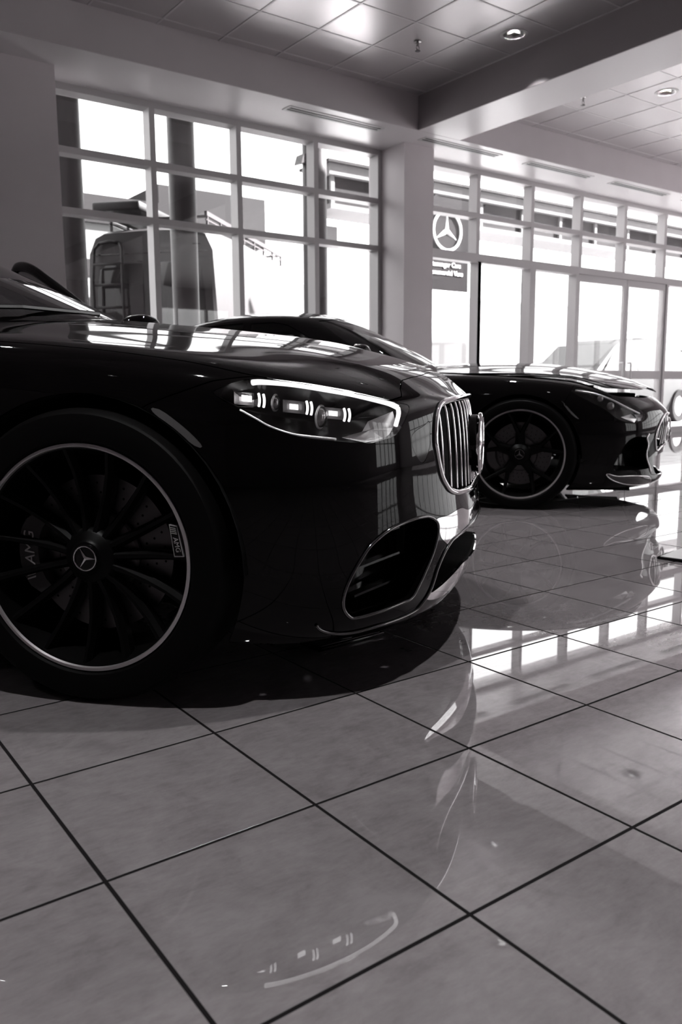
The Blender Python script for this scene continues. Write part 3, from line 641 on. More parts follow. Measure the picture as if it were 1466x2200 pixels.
M['led_bright'] = mat('bright led', (0.9, 0.9, 0.9), 0.3, emit=(1, 0.985, 0.99), estr=4.0)
M['lamp_chrome'] = mat('lamp chrome', (0.90, 0.89, 0.895), 0.25, 0.5)
M['lamp_dark'] = mat('lamp bezel', (0.020, 0.018, 0.019), 0.18)
M['projector'] = mat('projector lens', (0.30, 0.29, 0.295), 0.06, 0.7)
M['reflector_grey'] = mat('side reflector', (0.09, 0.085, 0.087), 0.30)
M['leather'] = mat('black leather', (0.02, 0.018, 0.019), 0.5)

def grid_mesh(net, nu, nv, pw=1.0):
    us = np.linspace(0, 1, nu)**pw; vs = np.linspace(0, 1, nv)
    V = bs_surf(net, us, vs).reshape(-1, 3); U, W = np.meshgrid(us, vs, indexing='ij'); UV = np.stack([U.ravel(), W.ravel()], 1)
    i = np.arange(nu-1)[:, None]*nv + np.arange(nv-1)[None, :]; i = i.ravel()
    T = np.concatenate([np.stack([i, i+nv, i+nv+1], 1), np.stack([i, i+nv+1, i+1], 1)])
    return V, UV, T
def clip(mesh, d, eps=1e-5):
    """keeps the part of a triangle mesh where d < 0, cutting triangles along d = 0"""
    V, UV, T = mesh; d = np.where(np.abs(d) < eps, -eps, d); s = d[T] < 0; c = s.sum(1)
    keep = [T[c == 3]]; newV, newUV = [V], [UV]; base = len(V); cache = {}
    extra = []; nv_, nuv_ = [], []
    def cross(a, b):
        k = (a, b) if a < b else (b, a)
        if k not in cache:
            t = d[k[0]]/(d[k[0]]-d[k[1]]); cache[k] = base+len(nv_)
            nv_.append(V[k[0]]+(V[k[1]]-V[k[0]])*t); nuv_.append(UV[k[0]]+(UV[k[1]]-UV[k[0]])*t)
        return cache[k]
    for tri, ss in zip(T[(c == 1) | (c == 2)], s[(c == 1) | (c == 2)]):
        n = ss.sum(); k = int(np.argmax(ss)) if n == 1 else int(np.argmin(ss)); a, b, e = (int(tri[(k+q) % 3]) for q in range(3))
        p, q = cross(a, b), cross(a, e)
        if n == 1: extra.append((a, p, q))
        else: extra += [(p, b, e), (p, e, q)]
    if extra: keep.append(np.array(extra))
    if nv_: newV.append(np.array(nv_)); newUV.append(np.array(nuv_))
    V, UV, T = np.concatenate(newV), np.concatenate(newUV), np.concatenate(keep)
    used = np.unique(T); mp = -np.ones(len(V), int); mp[used] = np.arange(len(used))
    return V[used], UV[used], mp[T]
def dense(poly, closed=True, k=6, smooth=True):
    P = np.array(poly, float); n = len(P); out = []
    for i in range(n if closed else n-1):
        p0, p1, p2, p3 = (P[(i-1) % n], P[i], P[(i+1) % n], P[(i+2) % n]) if closed else (P[max(i-1, 0)], P[i], P[i+1], P[min(i+2, n-1)])
        for t in np.arange(k)/k:
            if smooth: out.append(.5*((2*p1)+(-p0+p2)*t+(2*p0-5*p1+4*p2-p3)*t*t+(-p0+3*p1-3*p2+p3)*t**3))
            else: out.append(p1+(p2-p1)*t)
    if not closed: out.append(P[-1])
    return np.array(out)
def sdist(net, mesh, poly, smooth=True):
    """signed distance in metres to an outline given in surface parameters (negative inside)"""
    V, UV, T = mesh; Q = dense(poly, True, 6, smooth); R = np.roll(Q, -1, 0)
    inside = np.zeros(len(UV), bool); x, y = UV[:, 0], UV[:, 1]
    for (x0, y0), (x1, y1) in zip(Q, R):
        if y0 == y1: continue
        m = (y0 > y) != (y1 > y); inside ^= m & (x < (x1-x0)*(y-y0)/(y1-y0)+x0)
    ok = ~(((Q[:, 0] <= 1e-4) & (R[:, 0] <= 1e-4)) | ((Q[:, 1] <= 1e-4) & (R[:, 1] <= 1e-4)) | ((Q[:, 1] >= .9999) & (R[:, 1] >= .9999)))
    A = bs_pts(net, np.clip(Q, 0, 1))[ok]; B = bs_pts(net, np.clip(R, 0, 1))[ok]; best = np.full(len(V), 9.0)
    lo, hi = np.minimum(A.min(0), B.min(0))-.1, np.maximum(A.max(0), B.max(0))+.1
    near = np.all((V > lo) & (V < hi), axis=1); W = V[near]; bb = best[near]
    for a, b in zip(A, B):
        ab = b-a; L2 = ab@ab
        t = np.clip(((W-a)@ab)/L2, 0, 1) if L2 > 1e-12 else np.zeros(len(W))
        bb = np.minimum(bb, np.linalg.norm(W-a-t[:, None]*ab, axis=1))
    best[near] = bb
    return np.where(inside, -best, best)
SGN = {}
def outward(net):
    k = id(net)
    if k not in SGN:
        uv = [[.45, .3]]; n = bs_normals(net, uv, 1)[0]; p = bs_pts(net, uv)[0]
        SGN[k] = 1 if n[1] > 0 else -1
    return SGN[k]
def panel(name, net, mesh, m, parent, sides=(-1, 1), lip=0.012, offset=0.0, auto=None):
    """one mesh object from a trimmed piece of surface, with its edges turned inwards"""
    sg = outward(net); vs, fs, ns = [], [], []; off = 0
    V, UV, T = mesh
    if len(T) == 0: return None
    N = bs_normals(net, UV, sg)
    a = V[T[:, 0]]; g = np.cross(V[T[:, 1]]-a, V[T[:, 2]]-a); fl = (g*N[T[:, 0]]).sum(1) < 0; T = T.copy(); T[fl] = T[fl][:, ::-1]
    V = V + N*offset
    e = np.concatenate([T[:, [0, 1]], T[:, [1, 2]], T[:, [2, 0]]]); key = np.sort(e, 1); k = key[:, 0].astype(np.int64)*len(V)+key[:, 1]
    u_, idx, cnt = np.unique(k, return_index=True, return_counts=True); be = e[idx[cnt == 1]]
    mid = (V[be[:, 0], 1]+V[be[:, 1], 1])/2; be = be[np.abs(mid) > 2e-3]
    for s in sides:
        S3 = np.array([1, s, 1]); n0 = len(V)
        vs.append(V*S3); ns.append(N*S3); t = T if s > 0 else T[:, ::-1]; fs += [tuple(r) for r in (t+off)]; off += n0
        if lip > 0 and len(be):
            b = np.unique(be); mp = {int(v): i for i, v in enumerate(b)}; nb = len(b)
            vs += [V[b]*S3, (V[b]-N[b]*lip)*S3]; ns += [np.zeros((nb, 3)), np.zeros((nb, 3))]
            for p, q in be:
                i, j = mp[int(p)], mp[int(q)]; r = (off+j, off+i, off+nb+i, off+nb+j); fs.append(r if s > 0 else r[::-1])
            off += 2*nb
    P = np.concatenate(vs); NN = np.concatenate(ns)
    me = bpy.data.meshes.new(name); me.from_pydata(P.tolist(), [], fs); me.materials.append(m)
    me.polygons.foreach_set('use_smooth', [True]*len(me.polygons))
    z = np.linalg.norm(NN, axis=1) < .5; NN[z] = 0
    me.normals_split_custom_set_from_vertices([tuple(v) for v in NN])
    o = bpy.data.objects.new(name, me); C.objects.link(o); o.parent = parent
    return o
def on(net, uv, off=0.0, side=1):
    uv = np.array(uv, float).reshape(-1, 2); cl = np.clip(uv, 0, 1); P = bs_pts(net, cl)+bs_normals(net, cl, outward(net))*off
    P = P*np.array([1, side, 1]); return [Vector(p) for p in P]
def duct(name, net, poly, depth, m, parent, sides=(-1, 1), shrink=.92, k=4):
    """walls and back of a recess behind an outline"""
    mb = MB(); Q = dense(poly, True, k)
    for s in sides:
        A = on(net, Q, -.004, s); B = on(net, Q, -depth, s); c = sum(B, Vector())/len(B); B = [c+(b-c)*shrink for b in B]; n = len(A)
        mb.add(A+B+[c], [(i, (i+1) % n, n+(i+1) % n, n+i) for i in range(n)]+[(n+i, n+(i+1) % n, 2*n) for i in range(n)])
    return mb.build(name, m, parent, auto=40)
def across(net, pts, off):
    """outline half -> full loop or line over both sides"""
    a = on(net, pts, off, -1); b = on(net, pts, off, 1); return a, b

# ---------------------------------------------------------------- wheels
def star_mb(r, t, ax='y', w=.16, ring=.07):
    """three-pointed star in a ring, facing -y"""
    mb = MB()
    for k in range(3):
        a = PI/2 + k*2*PI/3; tip = Vector((math.cos(a), 0, math.sin(a)))*r*.97; c = Vector((0, -t, 0))
        l = Vector((math.cos(a+PI/3), 0, math.sin(a+PI/3)))*r*w; q = Vector((math.cos(a-PI/3), 0, math.sin(a-PI/3)))*r*w
        mb.add([c, l, tip, q], [(0, 1, 2), (0, 2, 3)])
        mb.add([Vector((0, t*.3, 0)), l, tip, q], [(2, 1, 0), (3, 2, 0)])
    n = 40; mb.tube([(math.cos(2*PI*i/n)*r, 0, math.sin(2*PI*i/n)*r) for i in range(n)], r*ring, 8, True)
    return mb
def wheel(name, parent, loc, R, rr, flip, style, label=None, lettered=False):
    """tyre and rim; the outer face looks along -y before flipping"""
    w_ = .25
    tb = MB().lathe([(rr+.004, .0), (rr+.012, -.010), (rr+(R-rr)*.45, -.014), (R-.016, -.006), (R-.004, .012), (R, .035), (R, w_-.04), (R-.006, w_-.012), (rr+.05, w_+.008), (rr+.004, w_)], 96, 'y')
    for k in range(4):     # tread grooves as rings sunk into the tread
        pass
    o = tb.build(name, M['rubber'], parent, auto=35); o.location = loc
    if flip: o.rotation_euler = (0, 0, PI)
    if label: o['label'] = label
    MB().lathe([(rr, -.002), (rr-.010, .004), (rr-.016, .03), (rr-.030, .09), (rr-.034, .20), (rr-.028, .20), (rr-.02, .10), (rr+.003, .05), (rr+.003, .0)], 96, 'y').build('rim', M['rim'], o, auto=35)
    MB().lathe([(rr+.0035, -.005), (rr-.0045, -.0065), (rr-.007, -.001), (rr+.0035, .004)], 128, 'y').build('rim_edge', M['rim_edge'], o, auto=50)
    hub = MB().lathe([(0.0005, .012), (.040, .012), (.046, .020), (.062, .026), (.072, .040), (.074, .075), (0.0005, .075)], 48, 'y', closed=False); hub.build('hub', M['rim'], o, auto=35)
    if style == 'multi':
        n = 15
        for k in range(n):
            a = 2*PI*(k+.1)/n; c, s = math.cos(a), math.sin(a)
            prof = [(.058, .032, .0150), (.10, .040, .0135), (.16, .042, .0120), (.215, .032, .0110), (rr-.010, .010, .0125)]
            mb = MB(); rows = []
            for r, y, h in prof:
                d = Vector((c, 0, s)); t = Vector((-s, 0, c))
                rows.append([d*r+t*h+Vector((0, y+.012, 0)), d*r+t*h*.35+Vector((0, y-.004, 0)), d*r-t*h*.35+Vector((0, y-.004, 0)), d*r-t*h+Vector((0, y+.012, 0)), d*r-t*h*.8+Vector((0, y+.04, 0)), d*r+t*h*.8+Vector((0, y+.04, 0))])
            vs = [p for r in rows for p in r]; fs = [(i*6+j, i*6+(j+1) % 6, (i+1)*6+(j+1) % 6, (i+1)*6+j) for i in range(len(rows)-1) for j in range(6)]
            fs += [tuple(range(6))[::-1], tuple(len(vs)-6+j for j in range(6))]
            mb.add(vs, fs).build('spoke', M['rim'], o, auto=30)
    else:
        for k in range(5):
            a = PI/2+2*PI*k/5; mb = MB()
            def leg(a0, r0, a1, r1, h0, h1, y0, y1):
                p = Vector((math.cos(a0), 0, math.sin(a0)))*r0; q = Vector((math.cos(a1), 0, math.sin(a1)))*r1; d = (q-p).normalized(); t = Vector((-d.z, 0, d.x))
                rows = [[b+t*h+Vector((0, y+.010, 0)), b+t*h*.5+Vector((0, y, 0)), b-t*h*.5+Vector((0, y, 0)), b-t*h+Vector((0, y+.010, 0)), b-t*h+Vector((0, y+.035, 0)), b+t*h+Vector((0, y+.035, 0))] for b, h, y in ((p, h0, y0), ((p+q)/2, (h0+h1)/2*.95, (y0+y1)/2+.006), (q, h1, y1))]
                vs = [v for r in rows for v in r]; mb.add(vs, [(i*6+j, i*6+(j+1) % 6, (i+1)*6+(j+1) % 6, (i+1)*6+j) for i in range(2) for j in range(6)]+[tuple(range(6))[::-1], tuple(len(vs)-6+j for j in range(6))])
            leg(a, .05, a, .135, .034, .030, .030, .036)
            for sd in (-1, 1): leg(a+sd*.04, .125, a+sd*.27, rr-.012, .015, .011, .036, .010)
            mb.build('spoke', M['rim'], o, auto=30)
    MB().lathe([(0.0005, .010), (.034, .010), (.036, .013), (.036, .02), (0.0005, .02)], 48, 'y', closed=False).build('centre_cap', M['trim_black'], o, auto=35)
    st = star_mb(.030, .0035).build('cap_emblem', M['dark_chrome'] if style != 'multi' else M['chrome'], o, auto=30); st.location = (0, .008, 0); st.rotation_euler = (0, math.radians(-28) if style == 'multi' else 0, 0)
    dr = .198 if style == 'multi' else .200
    mb = MB().lathe([(.112, .088), (dr, .088), (dr, .118), (.112, .118)], 96, 'y'); mb.lathe([(.0005, .070), (.106, .070), (.112, .076), (.112, .09), (.0005, .09)], 64, 'y', closed=False)
    d_ = mb.build('brake_disc', M['disc'], o, auto=40)
    holes = MB()
    for k in range(30):
        for j in range(3):
            a = 2*PI*(k+j*.28)/30; r = .130+j*.024
            holes.lathe([(.0005, 0), (.0032, 0)], 8, 'y', (math.cos(a)*r, .0872, math.sin(a)*r), False)
    holes.build('drillings', M['void'], o)
    # caliper towards the rear of the car
    mb = MB(); n = 9; sgn = -1 if not flip else 1
    A = [PI + math.radians(x)*1.0 for x in np.linspace(-34, 34, n)]
    rows = []
    for a in A:
        c, s = math.cos(a)*(-sgn), math.sin(a); e = 1-.35*abs((a-PI)/math.radians(34))**4
        r0, r1 = .150-.02*(1-e), .150+.068*e
        rows.append([Vector((c*r0, .062, s*r0)), Vector((c*(r0+.006), .050, s*(r0+.006))), Vector((c*(r1-.008), .050, s*(r1-.008))), Vector((c*r1, .062, s*r1)), Vector((c*r1, .13, s*r1)), Vector((c*r0, .085, s*r0))])
    vs = [v for r in rows for v in r]
    mb.add(vs, [(i*6+j, i*6+(j+1) % 6, (i+1)*6+(j+1) % 6, (i+1)*6+j) for i in range(n-1) for j in range(6)]+[tuple(range(6))[::-1], tuple(len(vs)-6+j for j in range(6))])
    mb.build('caliper', M['caliper'] if style == 'multi' else M['disc'], o, auto=40)
    if lettered:
        # slanted bars and letters run up the caliper and along a plate on the rim
        mt = Matrix.Translation((-.178, .0485, .012)) @ Euler((PI/2, 0, 0)).to_matrix().to_4x4() @ Euler((0, 0, PI/2)).to_matrix().to_4x4()
        text_mesh('caliper_lettering', 'AMG', .040, .0006, M['white_paint'], o, mt, .15)
        mb = MB()
        for k in range(4): mb.add([(-.190, .0485, -.072+k*.009), (-.166, .0485, -.064+k*.009), (-.166, .0485, -.060+k*.009), (-.190, .0485, -.068+k*.009)], [(0, 1, 2, 3)])
        mb.build('caliper_bars', M['white_paint'], o)
        a0 = math.radians(12); r = rr-.030
        base = Matrix.Translation((math.cos(a0)*r, .004, math.sin(a0)*r)) @ Matrix.Rotation(-a0, 4, 'Y')
        def loc_(x, z, y=0): return base @ Vector((x, y, z))
        MB().add([loc_(-.013, -.036), loc_(.011, -.040), loc_(.013, .036), loc_(-.007, .043), loc_(-.013, -.036, .02), loc_(.011, -.040, .02), loc_(.013, .036, .02), loc_(-.007, .043, .02)],
                 [(0, 1, 2, 3), (4, 7, 6, 5), (0, 4, 5, 1), (1, 5, 6, 2), (2, 6, 7, 3), (3, 7, 4, 0)]).build('rim_plate', M['white_paint'], o)
        MB().add([loc_(-.011, -.033, -.0006), loc_(.0095, -.037, -.0006), loc_(.011, .034, -.0006), loc_(-.0055, .040, -.0006)], [(0, 1, 2, 3)]).build('plate_face', M['trim_black'], o)
        mt = base @ Matrix.Translation((.001, -.0012, -.008)) @ Euler((PI/2, 0, 0)).to_matrix().to_4x4() @ Euler((0, 0, -PI/2)).to_matrix().to_4x4()
        text_mesh('plate_lettering', 'AMG', .017, .0003, M['white_paint'], o, mt, .1)
        mb = MB()
        for k in range(4): z = .018+k*.0045; mb.add([loc_(-.006, z+.003, -.0012), loc_(.008, z-.002, -.0012), loc_(.008, z, -.0012), loc_(-.006, z+.005, -.0012)], [(0, 1, 2, 3)])
        mb.build('plate_bars', M['white_paint'], o)
    return o
def mirror(parent, x, y, z, side, m):
    mb = MB(); n, k = 20, 12; vs = []
    for i in range(k+1):
        f = PI*i/k
        for j in range(n):
            t = 2*PI*j/n; cx = math.sin(f)*math.cos(t); cy = -math.cos(f); cz = math.sin(f)*math.sin(t)
            vs.append((x + .070*math.copysign(abs(cx)**.8, cx)*(1 if cx > 0 else .35) - .03*abs(cy), y+side*.115*cy, z+.075*math.copysign(abs(cz)**.75, cz)))
    mb.add(vs, [(i*n+j, i*n+(j+1) % n, (i+1)*n+(j+1) % n, (i+1)*n+j) for i in range(k) for j in range(n)])
    mb.bar((x-.01, y-side*.10, z-.03), (x+.0, y-side*.20, z-.07), .05, .03)
    o = mb.build('door_mirror', m, parent, auto=60)
    tr = MB().tube([(x+.070*math.cos(a)*.0-.028, y+side*.108*math.cos(a), z+.072*math.sin(a)) for a in np.linspace(0, 2*PI, 33)[:-1]], .004, 6, True); tr.build('mirror_trim', M['chrome'], o)
    return o
def seats(parent, x, y, z):
    for s in (-1, 1):
        mb = MB(); mb.box(x-.05, x+.45, s*y-.25, s*y+.25, z-.18, z-.02); mb.prism([(x-.02, 0, z-.05), (x-.30, 0, z+.52), (x-.40, 0, z+.50), (x-.15, 0, z-.08)], (0, s*y-.24, 0), (0, s*y+.24, 0))
        mb.prism([(x-.30, 0, z+.50), (x-.35, 0, z+.68), (x-.43, 0, z+.66), (x-.38, 0, z+.48)], (0, s*y-.13, 0), (0, s*y+.13, 0))
        mb.build('seat', M['leather'], parent, bevel=.03)
# ---------------------------------------------------------------- the saloon in front
def place(o, ax, heading): o.location = ax; o.rotation_euler = (0, 0, heading)
def greenhouse(net, parent, uw=.262, tint=None, vtop=.47):
    H0 = grid_mesh(net, 110, 50)
    def R(u0, u1, v0, v1): return [(u0, v0), ((u0+u1)/2, v0), (u1, v0), (u1+.004, (v0+v1)/2), (u1, v1), ((u0+u1)/2, v1+.004), (u0, v1), (u0, (v0+v1)/2)]
    ws = [(-.02, .012), (.12, .012), (uw, .012), (uw+.012, .25), (uw, vtop-.02), (.12, vtop), (-.02, vtop)]
    rw = [(1.02, .10), (.90, .10), (.885, .25), (.895, .42), (1.02, .44)]
    s1 = [(uw+.09, .02), (.52, .02), (.525, .40), (.46, .415), (uw+.16, .38), (uw+.11, .22)]
    s2 = [(.545, .02), (.72, .03), (.80, .08), (.77, .28), (.70, .39), (.545, .41)]
    rest = H0
    for q, nm in ((ws, 'windscreen'), (rw, 'rear_window'), (s1, 'side_window'), (s2, 'rear_side_window')):
        g = clip(H0, sdist(net, H0, q, False)+.001)
        if nm in ('windscreen', 'rear_window'): panel(nm, net, g, M['car_glass'], parent, (-1, 1), 0, -.004)
        else:
            for s in (-1, 1): panel(nm, net, g, M['car_glass'], parent, (s,), 0, -.004)
        rest = clip(rest, -sdist(net, rest, q, False))
    panel('roof', net, rest, M['paint'], parent, (-1, 1), .02)

def saloon():
    root = empty('saloon_car'); N_ = S_NET
    tag(root, 'large black saloon in the foreground with upright chrome-barred grille and open far door', 'car')
    A = grid_mesh(N_, 330, 170, 1.5)
    for ax in (0.0, -3.216):
        A = clip(A, .402-np.hypot(A[0][:, 0]-ax, A[0][:, 2]-.369))
    lens = clip(A, sdist(N_, A, S_HEAD)+.0015); A = clip(A, -sdist(N_, A, S_HEAD))
    gr = [(-.02, .613)]+S_GRILLE+[(-.02, .294)]
    lo = [(-.02, .1607)]+S_LOWER+[(-.02, .0703)]
    for q in (S_INTAKE, gr, lo): A = clip(A, -sdist(N_, A, q))
    aw = [(-.02, S_AWING[3][1]+.004)]+[S_AWING[i] for i in (3, 2, 1, 0, 10, 9, 8, 7, 6, 5, 4)]+[(-.02, S_AWING[4][1])]
    wing = clip(A, sdist(N_, A, aw)+.001); A = clip(A, -sdist(N_, A, aw))
    lipq = [(-.02, .072), (.04, .072), (.077, .078), (.1091, .0725), (.1554, .0612), (.1753, .0570), (.180, .045), (.15, .032), (.10, .030), (.05, .030), (-.02, .030)]
    lp = clip(A, sdist(N_, A, lipq)+.001); A = clip(A, -sdist(N_, A, lipq))
    refl = clip(A, sdist(N_, A, S_REFL)+.001); A = clip(A, -sdist(N_, A, S_REFL))
    sens = clip(A, sdist(N_, A, S_WASH)+.0012); A = clip(A, -sdist(N_, A, S_WASH)+.0004)
    hood = [(-.02, .783), (.0528, .7701), (.1154, .742), (.155, .7253), (.1847, .7079), (.1923, .6988), (.2062, .6631), (.2133, .6177), (.2315, .5975), (.2624, .6245), (.293, .6410), (.321, .6485), (.3464, .650), (.37, .655), (.41, .672), (.46, .682), (.50, .685), (.545, .688), (.575, .70), (.560, .80), (.545, .90), (.54, 1.02), (-.02, 1.02)]
    hs = sdist(N_, A, hood, False)
    hd = clip(A, hs+.0022); A2_ = clip(A, -hs+.0014)
    bump = [(-.02, -.02), (.4365, -.02), (.4365, .3), (.4365, .5609), (.4309, .574), (.4208, .5907), (.4102, .6054), (.394, .6286), (.37, .648), (.35, .66), (.25, .72), (-.02, .95)]
    bs_ = sdist(N_, A2_, bump, False)
    bp = clip(A2_, bs_+.0016); rest = clip(A2_, -bs_+.0016)
    panel('hood', N_, hd, M['paint'], root); panel('bumper', N_, bp, M['paint'], root)
    # doors, far front door left out of the shell because it stands open
    X = rest[0][:, 0]; Z = rest[0][:, 2]
    fen = clip(rest, -.62-X+.002)
    panel('fender', N_, fen, M['paint'], root, (-1,)); panel('fender', N_, fen, M['paint'], root, (1,))
    bk = clip(rest, X+.62+.002); lim = .955
    def below(ms): return ms
    d1 = clip(bk, -1.72-bk[0][:, 0]+.002); d1l = clip(d1, d1[0][:, 2]-lim); d1u = clip(d1, lim-d1[0][:, 2])
    panel('front_door', N_, d1l, M['paint'], root, (-1,)); panel('cowl', N_, d1u, M['paint'], root)
    r2 = clip(bk, bk[0][:, 0]+1.72+.002); d2 = clip(r2, -2.74-r2[0][:, 0]+.002); d2l = clip(d2, d2[0][:, 2]-lim); d2u = clip(d2, lim-d2[0][:, 2])
    for s in (-1, 1): panel('rear_door', N_, d2l, M['paint'], root, (s,))
    panel('belt', N_, d2u, M['paint'], root)
    panel('rear_body', N_, clip(r2, r2[0][:, 0]+2.74+.002), M['paint'], root)
    panel('wing_trim', N_, wing, M['chrome'], root, (-1, 1), .006, .001); panel('splitter', N_, lp, M['chrome'], root, (-1, 1), .010, .001)
    for s in (-1, 1):
        panel('side_reflector', N_, refl, M['reflector_grey'], root, (s,), .003, .0005); panel('sensor_cover', N_, sens, M['trim_black'], root, (s,), .004, -.0005)
    # open front door: outer skin, inner trim, window frame, glass, mirror
    hx, hy = -.62, .955
    dsk = panel('open_door', N_, d1l, M['paint'], root, (1,), .05)
    def mv(o): o.data.transform(Matrix.Translation((-hx, -hy, 0))); return o
    mv(dsk); dsk.location = (hx, hy, 0); dsk.rotation_euler = (0, 0, math.radians(-36)); dsk['label'] = 'far front door standing open'
    fr = [(-.80, .775, .97), (-.95, .745, 1.075), (-1.15, .70, 1.20), (-1.32, .655, 1.30), (-1.45, .63, 1.365), (-1.56, .62, 1.395), (-1.66, .617, 1.395), (-1.71, .63, 1.34), (-1.715, .70, 1.15), (-1.715, .80, .96)]
    fr = [Vector(p)-Vector((hx, hy, -.025)) for p in fr]; fs = [Vector(p) for p in dense(fr, False, 5)]
    MB().tube(fs, .026, 10, sq=.7).build('window_frame', M['trim_black'], dsk, smooth=True)
    n = len(fs); c = Vector((sum(p.x for p in fs)/n, sum(p.y for p in fs)/n, 1.1)); vs = fs+[c+Vector((0, .004, 0))]
    MB().add([tuple(p) for p in vs], [(i, i+1, n) for i in range(n-1)]+[(n-1, 0, n)]).build('door_glass', M['car_glass'], dsk, smooth=True)
    mb = MB(); mb.box(-1.05, -.05, -.10, -.06, .30, .93); mb.build('door_trim', M['leather'], dsk, bevel=.02)
    mirror(dsk, -.42, .07, 1.085, 1, M['paint']); mirror(root, -.80, -1.06, 1.08, -1, M['paint'])
    # under tray, inner arches
    mb = MB(); mb.box(-3.9, .55, -.60, .60, .17, .24); mb.box(-2.9, -.42, -.90, .90, .16, .24); mb.box(-.42, -.36, -.90, .90, .24, .86); mb.box(.44, .47, -.72, .72, .22, .70)
    mb.build('under_tray', M['void'], root)
    for ax in (0, -3.216):
        for s in (-1, 1):
            mb = MB()
            n = 24; a = [PI*i/n for i in range(n+1)]; vs = [(ax+.41*math.cos(t), s*.94, .34+.43*math.sin(t)) for t in a]+[(ax+.41*math.cos(t), s*.62, .34+.43*math.sin(t)) for t in a]
            mb.add(vs+[(ax, s*.62, .34)], [(i, i+1, n+2+i, n+1+i) for i in range(n)]+[(n+1+i, n+2+i, 2*n+2) for i in range(n)])
            mb.build('wheel_arch_liner', M['void'], root)
    greenhouse(SH_NET, root, .268)
    # cabin
    mb = MB(); mb.box(-1.15, -.55, -.70, .70, .80, .985); mb.box(-3.2, -1.2, -.70, .70, .30, .45); mb.build('dashboard', M['leather'], root, bevel=.03)
    seats(root, -1.75, .38, .62)
    MB().tube([(-1.22+.05*math.sin(t)*.3, .38+.18*math.cos(t), .93+.17*math.sin(t)) for t in np.linspace(0, 2*PI, 25)[:-1]], .014, 8, True).build('steering_wheel', M['leather'], root)
    MB().tube([(-.56, -.66, 1.015), (-.50, -.40, 1.035), (-.46, 0, 1.045)], .008, 6).build('wiper', M['trim_black'], root); MB().tube([(-.52, .10, 1.045), (-.55, .40, 1.04), (-.64, .64, 1.01)], .008, 6).build('wiper', M['trim_black'], root)
    # grille: chrome frame, upright bars, dark mesh behind, emblem
    g = dense(S_GRILLE, False, 5); a, b = across(N_, g, .002)
    loop = a + b[::-1]
    gf = MB().tube(loop, .0085, 10, True, .8).build('grille_frame', M['chrome'], root, smooth=True)
    mesh_ = MB(); cols = []
    for y in np.linspace(-.47, .47, 33):
        s = 1 if y >= 0 else -1; row = []
        for v in np.linspace(.29, .62, 14):
            us_ = np.linspace(0, .20, 60); P = bs_pts(N_, np.stack([us_, np.full(60, v)], 1)); u = np.interp(abs(y), P[:, 1], us_)
            row.append(on(N_, [[u, v]], -.055, s)[0])
        cols.append(row)
    mesh_.add([p for r in cols for p in r], [(i*14+j, (i+1)*14+j, (i+1)*14+j+1, i*14+j+1) for i in range(32) for j in range(13)]); mesh_.build('grille_backing', M['void'], root)
    poly = np.array(gr)
    for k in range(15):
        y = (k-7)*.0605; s = 1 if y >= 0 else -1; pts = []
        for v in np.linspace(.298, .612, 30):
            us_ = np.linspace(0, .20, 80); P = bs_pts(N_, np.stack([us_, np.full(80, v)], 1)); u = float(np.interp(abs(y), P[:, 1], us_))
            mm = (np.array([[0, 0, 0]]), np.array([[max(u, .001), v]]), np.zeros((0, 3), int))
            Q = dense(gr, True, 6); R_ = np.roll(Q, -1, 0); ins = False
            for (x0, y0), (x1, y1) in zip(Q, R_):
                if (y0 > v) != (y1 > v) and max(u, .001) < (x1-x0)*(v-y0)/(y1-y0)+x0: ins = not ins
            if ins: pts.append(on(N_, [[u, v]], -.012, s)[0])
        if len(pts) > 3:
            bar_ = MB().tube(pts, .0046, 8, sq=1.8, up=(1, 0, 0)).build('grille_bar', M['chrome'], root, smooth=True)
    em = MB().lathe([(.0005, -.004), (.085, -.003), (.094, .002), (.094, .022), (.0005, .022)], 64, 'y', closed=False).build('emblem_disc', M['trim_black'], root, auto=35)
    em.location = (.886, 0, .597); em.rotation_euler = (0, math.radians(-3), PI/2)
    em.data.transform(Matrix.Identity(4))
    st = star_mb(.093, .008, ring=.085).build('star', M['chrome'], em, auto=30); st.location = (0, -.008, 0)
    # intakes
    for s in (-1, 1): duct('side_intake', N_, S_INTAKE, .11, M['trim_black'], root, (s,))
    for s in (-1, 1):
        mb = MB()
        c = on(N_, [(.235, .15)], -.06, s)[0]
        for z in (.25, .32, .39): mb.bar(on(N_, [(.205, .16)], -.07, s)[0]*1 + Vector((0, 0, z-.33)), on(N_, [(.27, .14)], -.07, s)[0] + Vector((0, 0, z-.33)), .03, .006)
        mb.build('intake_fins', M['trim_black'], root)
    for s in (-1, 1):
        MB().tube(on(N_, dense(S_INTAKE, True, 4), .001, s), .0048, 8, True).build('intake_trim', M['dark_chrome'], root, smooth=True)
    a, b = across(N_, dense(S_LINE, False, 4), .002); MB().tube(a+b[::-1], .0045, 8).build('chrome_line', M['dark_chrome'], root, smooth=True)
    mb = MB()
    L_ = [(-.0, .1607)]+S_LOWER+[(0, .0703)]; a = on(N_, dense(L_, False, 3), -.004, -1); bb = on(N_, dense(L_, False, 3), -.10, -1); n = len(a)
    for s in (1, -1):
        m_ = Vector((1, s, 1)); mb.add([p*m_ for p in a]+[p*m_ for p in bb], [(i, i+1, n+i+1, n+i) for i in range(n-1)])
    mb.box(.70, .72, -.5, .5, .14, .40); mb.build('lower_intake', M['void'], root)
